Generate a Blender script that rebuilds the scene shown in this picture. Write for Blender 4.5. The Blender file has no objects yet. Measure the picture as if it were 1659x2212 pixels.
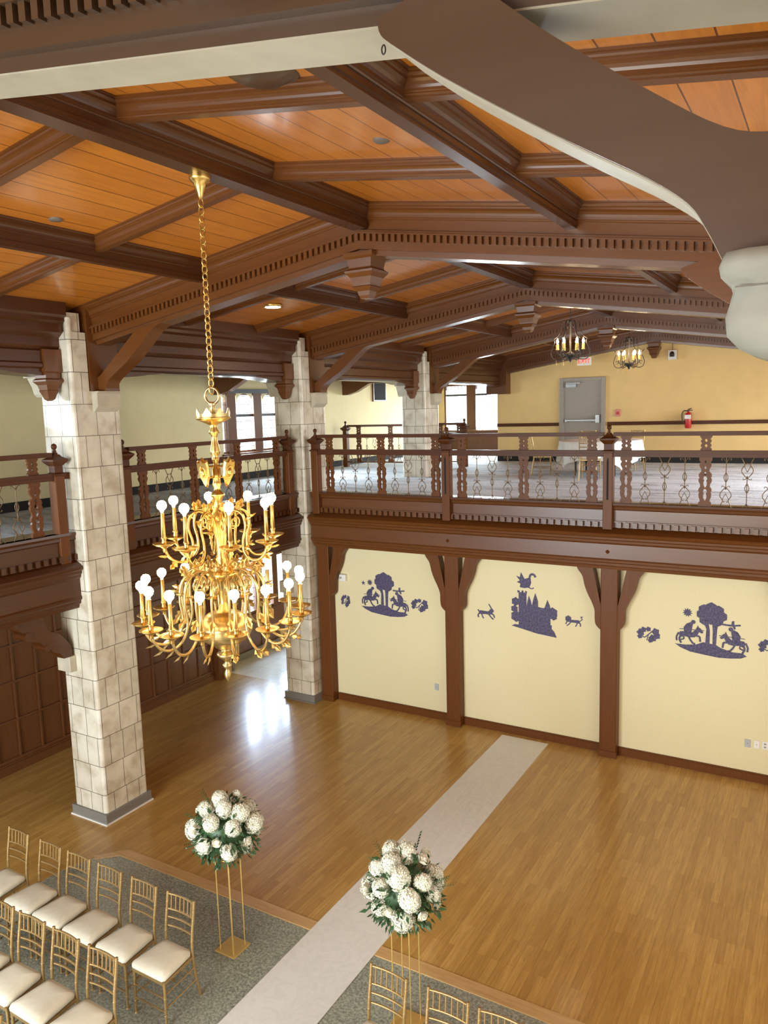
import bpy, bmesh, math, random
from mathutils import Vector, Matrix
random.seed(7)
S = bpy.context.scene
COL = S.collection
PI = math.pi

# ------------------------------------------------------------------ camera
CAMZ = 5.3
YAW, PIT, ROL, FPX = -0.533362, -0.1336603, -0.0280763, 1655.06
fw = Vector((math.sin(YAW)*math.cos(PIT), math.cos(YAW)*math.cos(PIT), math.sin(PIT)))
r0 = Vector((math.cos(YAW), -math.sin(YAW), 0)); u0 = r0.cross(fw)
rt = r0*math.cos(ROL) + u0*math.sin(ROL); up = u0*math.cos(ROL) - r0*math.sin(ROL)
cd = bpy.data.cameras.new('camera'); cam = bpy.data.objects.new('camera', cd); COL.objects.link(cam)
cd.sensor_width = 36; cd.lens = FPX/2212*36; cd.clip_start = 0.05; cd.clip_end = 200
M = Matrix.Identity(4)
for i in range(3):
    M[i][0] = rt[i]; M[i][1] = up[i]; M[i][2] = -fw[i]
M[2][3] = CAMZ
cam.matrix_world = M
S.camera = cam
S.view_settings.view_transform = 'Standard'; S.view_settings.look = 'None'
S.view_settings.gamma = 1; S.view_settings.use_curve_mapping = False
S.view_settings.exposure = 0.2
# ------------------------------------------------------------------ world, daylight and added fill
W = bpy.data.worlds.new('world'); S.world = W; W.use_nodes = True
bg = W.node_tree.nodes['Background']; bg.inputs[0].default_value = (0.86, 0.93, 1, 1); bg.inputs[1].default_value = 1.6
try:
    S.cycles.use_denoising = True
    S.cycles.max_bounces = 6; S.cycles.diffuse_bounces = 4; S.cycles.glossy_bounces = 3
    S.cycles.sample_clamp_indirect = 6; S.cycles.caustics_reflective = False; S.cycles.caustics_refractive = False
except Exception: pass
def area(name, loc, aim, sx, sy, power, col, spread=180):
    l = bpy.data.lights.new(name, 'AREA'); l.shape = 'RECTANGLE'; l.size = sx; l.size_y = sy
    l.energy = power; l.color = col; l.spread = math.radians(spread)
    o = bpy.data.objects.new(name, l); COL.objects.link(o); o.location = loc
    o.rotation_euler = Vector(aim).to_track_quat('-Z', 'Y').to_euler(); return o
COOL = (0.80, 0.93, 1.0); WARMDAY = (0.98, 0.98, 0.88)
area('daylight_near_end', (-4.0, -4.7, 3.0), (0.05, 1, -0.35), 5.6, 3.4, 560, WARMDAY, 125)
area('daylight_near_left', (-7.6, -4.6, 2.9), (-0.02, 1, 0.0), 2.2, 4.6, 270, (0.70, 0.87, 1.0), 110)
area('daylight_left_gallery', (-12.05, 2.6, 5.15), (1, 0.15, -0.55), 4.0, 1.5, 230, COOL, 120)
area('fill_near_right', (3.8, 3.0, 4.2), (-1, 0.2, -0.3), 4.0, 2.4, 60, WARMDAY)  # weak added fill from the right, no known window as its source
area('fill_upper_right', (3.8, 16.0, 5.4), (-1, -0.05, -0.6), 7.0, 1.6, 560, (0.9, 0.96, 1.0), 95)  # unseen fill lamp added to brighten the upper floor, not a window
area('daylight_aisle_bay', (-12.75, 15.0, 5.1), (1, 0, -0.35), 2.8, 1.5, 520, COOL, 125)
area('daylight_aisle_end', (-10.2, 25.1, 5.2), (0.1, -1, -0.3), 3.4, 1.4, 620, COOL, 115)
area('daylight_entrance', (-11.45, 13.7, 1.65), (1, -0.15, -0.2), 3.2, 1.7, 900, (0.58, 0.76, 1.0))

# ------------------------------------------------------------------ materials
def newmat(name):
    m = bpy.data.materials.new(name); m.use_nodes = True; nt = m.node_tree
    return m, nt, nt.nodes['Principled BSDF']
def coords(nt, order=None, scale=(1, 1, 1)):
    tc = nt.nodes.new('ShaderNodeTexCoord'); out = tc.outputs['Object']
    if order:
        sp = nt.nodes.new('ShaderNodeSeparateXYZ'); cb = nt.nodes.new('ShaderNodeCombineXYZ')
        nt.links.new(out, sp.inputs[0])
        for i, a in enumerate(order):
            if a == 'S':
                ad = nt.nodes.new('ShaderNodeMath'); ad.operation = 'ADD'
                nt.links.new(sp.outputs[0], ad.inputs[0]); nt.links.new(sp.outputs[1], ad.inputs[1]); nt.links.new(ad.outputs[0], cb.inputs[i])
            elif a in 'XYZ': nt.links.new(sp.outputs['XYZ'.index(a)], cb.inputs[i])
        out = cb.outputs[0]
    mp = nt.nodes.new('ShaderNodeMapping'); mp.inputs['Scale'].default_value = scale
    nt.links.new(out, mp.inputs[0]); return mp.outputs[0]
def noise(nt, vec, scale, detail=4, rough=0.6, dist=0.0):
    n = nt.nodes.new('ShaderNodeTexNoise'); n.inputs['Scale'].default_value = scale; n.inputs['Detail'].default_value = detail
    n.inputs['Roughness'].default_value = rough; n.inputs['Distortion'].default_value = dist
    nt.links.new(vec, n.inputs['Vector']); return n.outputs['Fac']
def ramp(nt, fac, stops):
    r = nt.nodes.new('ShaderNodeValToRGB'); e = r.color_ramp.elements
    while len(e) < len(stops): e.new(0.5)
    for k, (p, c) in enumerate(stops): e[k].position = p; e[k].color = (*c, 1)
    nt.links.new(fac, r.inputs[0]); return r.outputs[0]
def mix(nt, fac, a, b, mode='MIX'):
    n = nt.nodes.new('ShaderNodeMix'); n.data_type = 'RGBA'; n.blend_type = mode
    for sock, v in ((n.inputs[0], fac), (n.inputs[6], a), (n.inputs[7], b)):
        if isinstance(v, (int, float)): sock.default_value = v
        elif isinstance(v, tuple): sock.default_value = (*v, 1)
        else: nt.links.new(v, sock)
    return n.outputs[2]
def bump(nt, bs, h, strength=0.2, dist=0.01):
    b = nt.nodes.new('ShaderNodeBump'); b.inputs['Strength'].default_value = strength; b.inputs['Distance'].default_value = dist
    nt.links.new(h, b.inputs['Height']); nt.links.new(b.outputs[0], bs.inputs['Normal'])
def wood(name, c0, c1, rough=0.35, axis='Y', sc=1.0, coat=0.0):
    m, nt, bs = newmat(name)
    s = {'X': (1.2, 14, 14), 'Y': (14, 1.2, 14), 'Z': (14, 14, 1.2)}[axis]
    v = coords(nt, None, tuple(a*sc for a in s)); f = noise(nt, v, 2.2, 6, 0.65, 0.4)
    c = ramp(nt, f, [(0.3, c0), (0.7, c1)])
    f2 = noise(nt, coords(nt), 1.3, 2)
    c = mix(nt, f2, c, tuple(x*0.75 for x in c0), 'MIX') if False else c
    nt.links.new(c, bs.inputs['Base Color']); bs.inputs['Roughness'].default_value = rough
    bs.inputs['Coat Weight'].default_value = coat; bs.inputs['Coat Roughness'].default_value = 0.2
    if name in ('post_wood', 'rail_wood'): bs.inputs['Specular IOR Level'].default_value = 0.22
    bump(nt, bs, f, 0.03); return m
def plain(name, c, rough=0.5, metal=0.0, var=0.0, scale=8):
    m, nt, bs = newmat(name); bs.inputs['Roughness'].default_value = rough; bs.inputs['Metallic'].default_value = metal
    f = noise(nt, coords(nt), scale, 3)
    v = max(var, 0.03)
    col = ramp(nt, f, [(0.3, tuple(max(0, x*(1-v)) for x in c)), (0.7, tuple(min(1, x*(1+v)) for x in c))])
    nt.links.new(col, bs.inputs['Base Color']); return m
def emit(name, c, s):
    m = bpy.data.materials.new(name); m.use_nodes = True; nt = m.node_tree
    nt.nodes.remove(nt.nodes['Principled BSDF']); e = nt.nodes.new('ShaderNodeEmission')
    e.inputs[0].default_value = (*c, 1); e.inputs[1].default_value = s
    nt.links.new(e.outputs[0], nt.nodes['Material Output'].inputs[0]); return m
def planks(name, order, bw, rh, mort, c1, c2, cm, rough, grain=(1, 12, 1), coat=0.0, gc=None, offset=0.37):
    m, nt, bs = newmat(name); v = coords(nt, order)
    b = nt.nodes.new('ShaderNodeTexBrick'); b.offset = offset; b.offset_frequency = 2
    b.inputs['Scale'].default_value = 1; b.inputs['Brick Width'].default_value = bw; b.inputs['Row Height'].default_value = rh
    b.inputs['Mortar Size'].default_value = mort; b.inputs['Mortar Smooth'].default_value = 0.2; b.inputs['Bias'].default_value = 0
    for k, c in (('Color1', c1), ('Color2', c2), ('Mortar', cm)): b.inputs[k].default_value = (*c, 1)
    nt.links.new(v, b.inputs['Vector'])
    g = noise(nt, coords(nt, order, grain), 3.0, 6, 0.7, 0.6)
    gr = ramp(nt, g, [(0.3, gc or (0.72, 0.66, 0.6)), (0.65, (1.08, 1.05, 1.02))])
    c = mix(nt, 1.0, b.outputs['Color'], gr, 'MULTIPLY')
    nt.links.new(c, bs.inputs['Base Color']); bs.inputs['Roughness'].default_value = rough
    bs.inputs['Coat Weight'].default_value = coat; bs.inputs['Coat Roughness'].default_value = 0.12
    bump(nt, bs, b.outputs['Fac'], -0.35, 0.004); return m

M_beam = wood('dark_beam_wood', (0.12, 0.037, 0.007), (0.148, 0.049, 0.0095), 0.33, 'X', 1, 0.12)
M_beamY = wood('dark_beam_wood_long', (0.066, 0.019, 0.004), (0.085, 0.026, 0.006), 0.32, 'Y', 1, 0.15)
M_post = wood('post_wood', (0.12, 0.038, 0.008), (0.15, 0.051, 0.012), 0.40, 'Z', 1, 0.0)
M_rail = wood('rail_wood', (0.075, 0.021, 0.005), (0.10, 0.031, 0.008), 0.40, 'X', 1, 0.0)
M_panelw = wood('panelling_wood', (0.11, 0.037, 0.011), (0.15, 0.053, 0.016), 0.33, 'Z', 1, 0.3)
M_nearbeam = wood('near_beam_wood', (0.082, 0.042, 0.02), (0.095, 0.05, 0.025), 0.38, 'X', 0.5, 0.3)
M_ceil = planks('ceiling_planks', 'YX', 30, 0.235, 0.005, (0.58, 0.20, 0.024), (0.64, 0.232, 0.030), (0.15, 0.045, 0.009), 0.3, (0.6, 9, 1), 0.35, (0.8, 0.74, 0.68))
M_floor = planks('oak_floor', 'YX', 0.95, 0.078, 0.0012, (0.58, 0.36, 0.105), (0.46, 0.265, 0.068), (0.30, 0.165, 0.045), 0.31, (0.9, 14, 1), 0.25)
M_nose = wood('oak_nosing', (0.52, 0.31, 0.12), (0.66, 0.43, 0.19), 0.3, 'X', 1, 0.3)
M_gold = plain('gilt_brass', (0.74, 0.48, 0.145), 0.3, 1.0, 0.12, 20)
M_brass = plain('aged_brass', (0.66, 0.47, 0.2), 0.32, 1.0, 0.2, 14)
M_chair = plain('chair_gold', (0.43, 0.28, 0.115), 0.33, 0.55, 0.15, 40)
M_cush = plain('ivory_cushion', (0.80, 0.76, 0.62), 0.75, 0, 0.03, 20)
M_iron = plain('bronze_iron', (0.15, 0.09, 0.045), 0.4, 0.6, 0.25, 30)
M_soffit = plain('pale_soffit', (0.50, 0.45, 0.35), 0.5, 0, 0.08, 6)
M_stand = plain('stand_gold', (0.80, 0.56, 0.18), 0.38, 0.55)
M_cap = plain('capital_stone', (0.36, 0.355, 0.31), 0.6, 0, 0.2, 4)
M_black = plain('black_iron', (0.06, 0.05, 0.045), 0.42, 0.7, 0.2, 20)
M_cream = plain('cream_wall', (0.78, 0.69, 0.43), 0.8, 0, 0.015, 60)
M_yell = plain('yellow_wall', (0.84, 0.60, 0.255), 0.75, 0, 0.04, 2.2)
M_pale = plain('pale_wall', (0.80, 0.67, 0.36), 0.75, 0, 0.03, 3)
M_white = plain('white_plastic', (0.82, 0.81, 0.77), 0.5)
M_grey = plain('grey_plate', (0.45, 0.48, 0.50), 0.5)
M_red = plain('red_paint', (0.55, 0.02, 0.02), 0.3)
M_pink = plain('faded_red', (0.72, 0.28, 0.24), 0.5)
M_door = plain('grey_door', (0.36, 0.32, 0.265), 0.45)
M_steel = plain('steel', (0.55, 0.55, 0.54), 0.3, 0.9)
M_dark = plain('dark_grille', (0.022, 0.02, 0.018), 0.95)
M_sconc = plain('plinth_grey', (0.21, 0.195, 0.17), 0.5)
M_petal = plain('white_petals', (0.90, 0.90, 0.76), 0.6, 0, 0.05, 30)
M_rose = plain('cream_rose', (0.86, 0.83, 0.70), 0.6, 0, 0.05, 30)
M_leaf = plain('dark_leaves', (0.035, 0.085, 0.03), 0.5, 0, 0.4, 12)
M_decal = plain('purple_decal', (0.075, 0.062, 0.13), 0.6, 0, 0.7, 38)
M_cloth = plain('white_tablecloth', (0.80, 0.80, 0.76), 0.8)
M_blind = plain('window_head', (0.05, 0.05, 0.05), 0.5)
M_paper = plain('pale_notice', (0.75, 0.85, 0.88), 0.6)
M_bulb = emit('bulb_glow', (1.0, 0.82, 0.46), 40)
M_cbulb = emit('flame_bulb_glow', (1.0, 0.80, 0.5), 110)
M_spot = emit('downlight_glow', (1.0, 0.74, 0.36), 40)
M_disc = plain('disc_speaker', (0.16, 0.13, 0.11), 0.6)
M_amber = plain('amber_glass', (0.75, 0.5, 0.15), 0.3)
M_redletter = emit('exit_red', (1.0, 0.08, 0.05), 1.2)
def glassmat():
    m = bpy.data.materials.new('clear_glass'); m.use_nodes = True; nt = m.node_tree; nt.nodes.remove(nt.nodes['Principled BSDF'])
    a = nt.nodes.new('ShaderNodeBsdfTransparent'); g = nt.nodes.new('ShaderNodeBsdfGlossy'); g.inputs['Roughness'].default_value = 0.03
    x = nt.nodes.new('ShaderNodeMixShader'); x.inputs[0].default_value = 0.08
    nt.links.new(a.outputs[0], x.inputs[1]); nt.links.new(g.outputs[0], x.inputs[2]); nt.links.new(x.outputs[0], nt.nodes['Material Output'].inputs[0]); return m
M_glass = glassmat()
def stone():
    m, nt, bs = newmat('stone_tile'); v = coords(nt, 'SZ')
    b = nt.nodes.new('ShaderNodeTexBrick'); b.offset = 0.5; b.offset_frequency = 2; b.squash = 0.72; b.squash_frequency = 2
    b.inputs['Scale'].default_value = 1; b.inputs['Brick Width'].default_value = 0.29; b.inputs['Row Height'].default_value = 0.39
    b.inputs['Mortar Size'].default_value = 0.0045; b.inputs['Mortar Smooth'].default_value = 0.1
    for k, c in (('Color1', (0.72, 0.66, 0.55)), ('Color2', (0.60, 0.54, 0.43)), ('Mortar', (0.13, 0.11, 0.08))): b.inputs[k].default_value = (*c, 1)
    nt.links.new(v, b.inputs['Vector'])
    n = noise(nt, coords(nt), 3.6, 3, 0.55, 0.2)
    st = ramp(nt, n, [(0.34, (0.74, 0.68, 0.6)), (0.5, (0.98, 0.97, 0.95)), (0.66, (1.1, 1.1, 1.1))])
    nt.links.new(mix(nt, 1.0, b.outputs['Color'], st, 'MULTIPLY'), bs.inputs['Base Color'])
    bs.inputs['Roughness'].default_value = 0.42; bs.inputs['Coat Weight'].default_value = 0.2
    bump(nt, bs, b.outputs['Fac'], -0.5, 0.004); return m
M_stone = stone()
M_plainstone = plain('plain_stone', (0.52, 0.46, 0.35), 0.55, 0, 0.14, 5)
def terrazzo():
    m, nt, bs = newmat('green_terrazzo'); a = noise(nt, coords(nt), 42, 5, 0.75); b = noise(nt, coords(nt), 2.0, 3)
    c = ramp(nt, a, [(0.36, (0.12, 0.135, 0.11)), (0.5, (0.32, 0.34, 0.28)), (0.64, (0.62, 0.62, 0.50))])
    c = mix(nt, 0.35, c, ramp(nt, b, [(0.35, (0.2, 0.23, 0.19)), (0.65, (0.34, 0.36, 0.29))]))
    nt.links.new(c, bs.inputs['Base Color']); bs.inputs['Roughness'].default_value = 0.22; bs.inputs['Coat Weight'].default_value = 0.3
    bs.inputs['Coat Roughness'].default_value = 0.15; return m
M_terr = terrazzo()
def carpet():
    m, nt, bs = newmat('blue_grey_carpet')
    mp = coords(nt, None, (0.55, 1.9, 1)); mp.node.inputs['Rotation'].default_value = (0, 0, 0.5); a = noise(nt, mp, 1.2, 5, 0.7, 1.0); b = noise(nt, coords(nt), 26, 4, 0.8)
    c = ramp(nt, a, [(0.40, (0.13, 0.14, 0.16)), (0.50, (0.5, 0.53, 0.58)), (0.65, (0.62, 0.66, 0.71))])
    c = mix(nt, 0.5, c, ramp(nt, b, [(0.4, (0.34, 0.37, 0.42)), (0.6, (0.74, 0.77, 0.80))]))
    nt.links.new(c, bs.inputs['Base Color']); bs.inputs['Roughness'].default_value = 0.9; return m
M_carpet = carpet()
def tile():
    return planks('pale_floor_tile', 'XY', 0.6, 0.6, 0.004, (0.72, 0.72, 0.66), (0.76, 0.75, 0.68), (0.45, 0.43, 0.38), 0.2, (1, 1, 1), 0.2, (0.9, 0.9, 0.88), 0.0)
M_tile = tile()
def runner():
    m, nt, bs = newmat('runner_satin'); a = noise(nt, coords(nt), 5, 3, 0.6, 3.0)
    c = ramp(nt, a, [(0.42, (0.75, 0.74, 0.70)), (0.56, (0.79, 0.78, 0.74))])
    nt.links.new(c, bs.inputs['Base Color']); bs.inputs['Roughness'].default_value = 0.45
    w = noise(nt, coords(nt, None, (7, 0.5, 1)), 1.0, 3, 0.6, 0.8); bump(nt, bs, w, 0.5, 0.02); return m
M_runner = runner()

# ------------------------------------------------------------------ mesh builder (world coordinates)
class MB:
    def __init__(self): self.v = []; self.f = []; self.s = []
    def add(self, vs, fs, smooth=False):
        n = len(self.v); self.v += [tuple(p) for p in vs]
        for f in fs: self.f.append(tuple(i+n for i in f)); self.s.append(smooth)
        return self
    def box(self, x0, x1, y0, y1, z0, z1):
        return self.add([(x0,y0,z0),(x1,y0,z0),(x1,y1,z0),(x0,y1,z0),(x0,y0,z1),(x1,y0,z1),(x1,y1,z1),(x0,y1,z1)],
            [(0,3,2,1),(4,5,6,7),(0,1,5,4),(1,2,6,5),(2,3,7,6),(3,0,4,7)])
    def hexa(self, p): return self.add(p, [(0,3,2,1),(4,5,6,7),(0,1,5,4),(1,2,6,5),(2,3,7,6),(3,0,4,7)])
    def prism(self, pts, axis, a, b, smooth=False):   # closed polygon in the plane across axis, swept from a to b
        def P(u, w, t): return {'X': (t, u, w), 'Y': (u, t, w), 'Z': (u, w, t)}[axis]
        n = len(pts); vs = [P(u, w, a) for u, w in pts] + [P(u, w, b) for u, w in pts]
        self.add(vs, [(i, (i+1) % n, (i+1) % n+n, i+n) for i in range(n)], smooth)
        return self.add(vs, [tuple(range(n))[::-1], tuple(range(n, 2*n))])
    def lathe(self, c, prof, seg=20, rot=0.0, smooth=True, sq=1.0):
        vs = []; n = len(prof)
        for k in range(seg):
            t = rot + 2*PI*k/seg
            for r, z in prof: vs.append((c[0]+r*math.cos(t), c[1]+r*math.sin(t)*sq, c[2]+z))
        fs = [(k*n+i, ((k+1) % seg)*n+i, ((k+1) % seg)*n+i+1, k*n+i+1) for k in range(seg) for i in range(n-1)]
        self.add(vs, fs, smooth)
        return self.add(vs, [tuple(k*n for k in range(seg))[::-1], tuple(k*n+n-1 for k in range(seg))])
    def tube(self, pts, r, seg=6, closed=False):
        pts = [Vector(p) for p in pts]; n = len(pts); rr = r if isinstance(r, (list, tuple)) else [r]*n
        vs = []; prev = None
        for i, p in enumerate(pts):
            if closed: t = pts[(i+1) % n]-pts[i-1]
            else: t = pts[min(i+1, n-1)]-pts[max(i-1, 0)]
            if t.length < 1e-9: t = Vector((0, 0, 1))
            t.normalize()
            if prev is None: a = t.orthogonal().normalized()
            else:
                a = prev - t*prev.dot(t)
                a = a.normalized() if a.length > 1e-6 else t.orthogonal().normalized()
            prev = a; b = t.cross(a)
            for k in range(seg):
                q = 2*PI*k/seg; vs.append(p + (a*math.cos(q)+b*math.sin(q))*rr[i])
        m = n if closed else n-1
        fs = [(i*seg+k, i*seg+(k+1) % seg, ((i+1) % n)*seg+(k+1) % seg, ((i+1) % n)*seg+k) for i in range(m) for k in range(seg)]
        self.add(vs, fs, True)
        if not closed: self.add(vs, [tuple(range(seg))[::-1], tuple((n-1)*seg+k for k in range(seg))])
        return self
    def ball(self, c, r, seg=12, rings=8, sz=1.0):
        return self.lathe(c, [(max(1e-4, r*math.sin(PI*i/rings)), -r*sz*math.cos(PI*i/rings)) for i in range(rings+1)], seg)
    def build(self, name, mat, parent=None, bevel=0.0, loc=None):
        me = bpy.data.meshes.new(name)
        o = bpy.data.objects.new(name, me); COL.objects.link(o)
        off = Vector((0, 0, 0))
        if parent is not None: o.parent = parent; off = world(parent)
        elif loc is not None: o.location = loc; off = Vector(loc)
        me.from_pydata([tuple(Vector(p)-off) for p in self.v], [], self.f)
        me.polygons.foreach_set('use_smooth', self.s)
        me.materials.append(mat)
        bm = bmesh.new(); bm.from_mesh(me); bmesh.ops.recalc_face_normals(bm, faces=bm.faces); bm.to_mesh(me); bm.free()
        me.update()
        if bevel:
            md = o.modifiers.new('bevel', 'BEVEL'); md.width = bevel; md.segments = 2; md.limit_method = 'ANGLE'; md.angle_limit = 0.8
        return o
def world(o):
    v = Vector((0, 0, 0))
    while o is not None: v += Vector(o.location); o = o.parent
    return v
def tag(o, label, cat, group=None, kind=None):
    o['label'] = label; o['category'] = cat
    if group: o['group'] = group
    if kind: o['kind'] = kind
    return o
def thing(name, label, cat, loc=(0, 0, 0), group=None):
    o = bpy.data.objects.new(name, None); o.empty_display_size = 0.1; COL.objects.link(o); o.location = loc
    return tag(o, label, cat, group)
def struct(name, mb, mat, bevel=0.0, parent=None):
    o = mb.build(name, mat, parent, bevel)
    if parent is None: o['kind'] = 'structure'
    return o
def sroot(name, loc=(0, 0, 0)):
    o = bpy.data.objects.new(name, None); COL.objects.link(o); o.location = loc; o['kind'] = 'structure'; return o
def kids(o, _c={}): return list(o.children)
def copy_tree(o, parent=None):
    c = o.copy(); COL.objects.link(c); c.parent = parent
    for ch in list(o.children): copy_tree(ch, c)
    return c
def bez(p, n=6):    # Catmull-Rom through points
    out = []; P = [Vector(q) for q in p]
    for i in range(len(P)-1):
        a = P[max(i-1, 0)]; b = P[i]; c = P[i+1]; d = P[min(i+2, len(P)-1)]
        for k in range(n):
            t = k/n; out.append(0.5*((2*b)+(c-a)*t+(2*a-5*b+4*c-d)*t*t+(3*b-a-3*c+d)*t**3))
    out.append(P[-1]); return out
def fret_mesh(outer, holes, t):   # flat board in XZ with holes, thickness t in Y
    bm = bmesh.new(); edges = []
    for loop in [outer]+holes:
        vs = [bm.verts.new((x, -t/2, z)) for x, z in loop]
        for i in range(len(vs)): edges.append(bm.edges.new((vs[i], vs[(i+1) % len(vs)])))
    bmesh.ops.triangle_fill(bm, use_beauty=True, use_dissolve=False, edges=edges)
    ex = bmesh.ops.extrude_face_region(bm, geom=list(bm.faces))
    for v in ex['geom']:
        if isinstance(v, bmesh.types.BMVert): v.co.y += t
    bmesh.ops.recalc_face_normals(bm, faces=bm.faces)
    m = MB(); m.add([tuple(v.co) for v in bm.verts], []); bm.verts.index_update()
    for f in bm.faces: m.f.append(tuple(v.index for v in f.verts)); m.s.append(False)
    bm.free(); return m

# ------------------------------------------------------------------ dimensions of the hall
XR = -4.08; BAY = 4.66; YB = [2.04+BAY*k for k in range(5)]
XL, XRT = -8.66, 0.5
FZ = 3.72
def zP(x): return 7.27-0.152*abs(x-XR)
def zB(x): return 6.80-0.155*abs(x-XR)

# ------------------------------------------------------------------ floors
bord = [(-7.28, 5.78), (-7.28, 5.91), (1.2, 5.93), (1.2, 5.78)]
fl = MB(); fl.prism([(-7.28, 5.93), (1.2, 5.93), (1.2, 11.27), (-8.0, 11.27), (-8.0, 11.46), (-10.56, 11.46), (-10.56, -5), (-7.7, -5), (-7.69, 5.2), (-7.55, 5.63)], 'Z', -0.15, 0.0)
struct('floor', fl, M_floor)
struct('floor_terrazzo', MB().prism([(-7.28, 5.93), (-7.55, 5.63), (-7.69, 5.2), (-7.7, -5), (1.2, -5), (1.2, 5.93)], 'Z', -0.15, -0.004), M_terr)
struct('trim_1', MB().prism([(-7.3, 5.80), (-7.3, 5.94), (1.2, 5.94), (1.2, 5.80)], 'Z', -0.1, 0.006).prism([(-7.3, 5.80), (-7.3, 5.94), (-7.57, 5.64), (-7.5, 5.6)], 'Z', -0.1, 0.0055), M_nose)
struct('floor_entrance', MB().prism([(-10.9, 11.46), (-8.0, 11.46), (-8.0, 16.5), (-10.9, 16.5)], 'Z', -0.15, 0.0), M_tile)
struct('floor_upper', MB().prism([(-12.2, -5), (-8.35, -5), (-8.35, 11.3), (-8.35, 11.2), (1.2, 11.2), (1.2, 20.8), (-8.4, 20.8), (-8.4, 24.6), (-12.2, 24.6)], 'Z', FZ-0.25, FZ), M_carpet)

# ------------------------------------------------------------------ lower walls
struct('wall_mural', MB().box(-8.0, 1.2, 11.27, 11.45, 0, 2.95), M_cream)
b = MB()
for x0, x1 in ((-7.72, -5.43), (-5.18, -2.89), (-2.63, -0.34), (-0.08, 1.2)): b.box(x0, x1, 11.235, 11.27, 0, 0.115).box(x0, x1, 11.245, 11.27, 0.115, 0.13)
struct('baseboard_mural', b, M_post)
# panelled side wall under the left gallery
wp = sroot('wall_panelled', (-10.56, -3, 0))
MB().box(-10.75, -10.56, -5, 11.17, 0, 2.95).build('wall_backing', M_panelw, wp)
fr = MB()
y = -2.9
while y < 11.0:
    w = 0.09 if round((y+2.9)/0.385) % 6 == 0 else 0.032
    fr.box(-10.56, -10.53, y-w/2, y+w/2, 0.2, 2.7); y += 0.385
for z, w in ((0.16, 0.05), (0.77, 0.036), (1.36, 0.036), (1.92, 0.036), (2.46, 0.05)): fr.box(-10.56, -10.528, -3, 11.0, z, z+w)
fr.build('panel_frame', M_panelw, wp, 0.004)
MB().box(-10.56, -10.50, -3, 11.0, 0, 0.13).box(-10.56, -10.52, -3, 11.0, 0.13, 0.16).box(-10.56, -10.47, -3, 11.2, 2.66, 2.78).box(-10.56, -10.50, -3, 11.2, 2.55, 2.66).build('base_and_cornice', M_panelw, wp)
MB().box(-10.6, -10.40, 10.98, 11.2, 0, 2.95).build('end_pilaster', M_post, wp, 0.01)
# entrance lobby beyond
struct('wall_lobby', MB().box(-11.1, -10.9, 11.9, 12.0, 0, 2.95).box(-10.92, -10.6, 11.46, 11.56, 0, 2.95).box(-11.05, -10.9, 11.5, 12.15, 0, 2.95), M_yell)
struct('wall_lobby_panels', MB().box(-11.1, -10.9, 12.15, 16.5, 0.0, 0.9).box(-11.1, -10.9, 12.15, 16.5, 2.12, 2.95).box(-11.1, -10.88, 12.15, 12.3, 0.9, 2.35).box(-11.1, -10.88, 12.9, 13.0, 0.9, 2.35).box(-11.1, -10.88, 14.6, 16.5, 0.9, 2.35).box(-10.9, -10.88, 12.9, 13.0, 0.1, 0.9), M_panelw)
struct('baseboard_lobby', MB().box(-10.9, -10.86, 12.0, 16.5, 0, 0.14).box(-10.6, -10.56, 11.56, 11.6, 0, 0.2), M_sconc)
struct('wall_lobby_end', MB().box(-11.1, -8.0, 16.5, 16.6, 0, 2.95).box(-8.0, -7.9, 11.6, 16.5, 0, 2.93), M_yell)
def window(n, pts_box, bars_v, bars_h, plane, mat=M_panelw, mw=0.09):
    """pts_box: (a0,a1,z0,z1) opening, plane: ('X',x) or ('Y',y)"""
    a0, a1, z0, z1 = pts_box; ax, c = plane
    root = sroot('window_%d' % n, (c, a0, z0) if ax == 'X' else (a0, c, z0))
    def bx(m, p, q, d0, d1, z, zz):
        if ax == 'X': m.box(c+d0, c+d1, p, q, z, zz)
        else: m.box(p, q, c+d0, c+d1, z, zz)
    f = MB(); w = 0.06
    bx(f, a0, a0+w, -0.05, 0.05, z0, z1); bx(f, a1-w, a1, -0.05, 0.05, z0, z1); bx(f, a0, a1, -0.05, 0.05, z0, z0+w); bx(f, a0, a1, -0.05, 0.05, z1-w, z1)
    for q in bars_v: bx(f, q-mw, q+mw, -0.07, 0.07, z0, z1)
    f.build('window_frame', mat, root, 0.004)
    g = MB()
    for q in bars_h: bx(g, a0, a1, -0.045, 0.03, q-0.03, q+0.03)
    g.build('transom', M_blind, root)
    l = MB(); k = a0+0.12
    while k < a1: bx(l, k-0.004, k+0.004, -0.01, 0.0, z0, z1); k += 0.13
    k = z0+0.15
    while k < z1: bx(l, a0, a1, -0.01, 0.0, k-0.004, k+0.004); k += 0.2
    l.build('lead_bars', M_sconc, root)
    p = MB(); bx(p, a0, a1, 0.0, 0.006, z0, z1); p.build('pane', M_glass, root)
    return root
window(1, (12.3, 12.9, 0.9, 2.12), [], [], ('X', -10.98)); window(2, (13.0, 14.6, 0.9, 2.12), [13.5, 14.1], [], ('X', -10.98))

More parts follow.
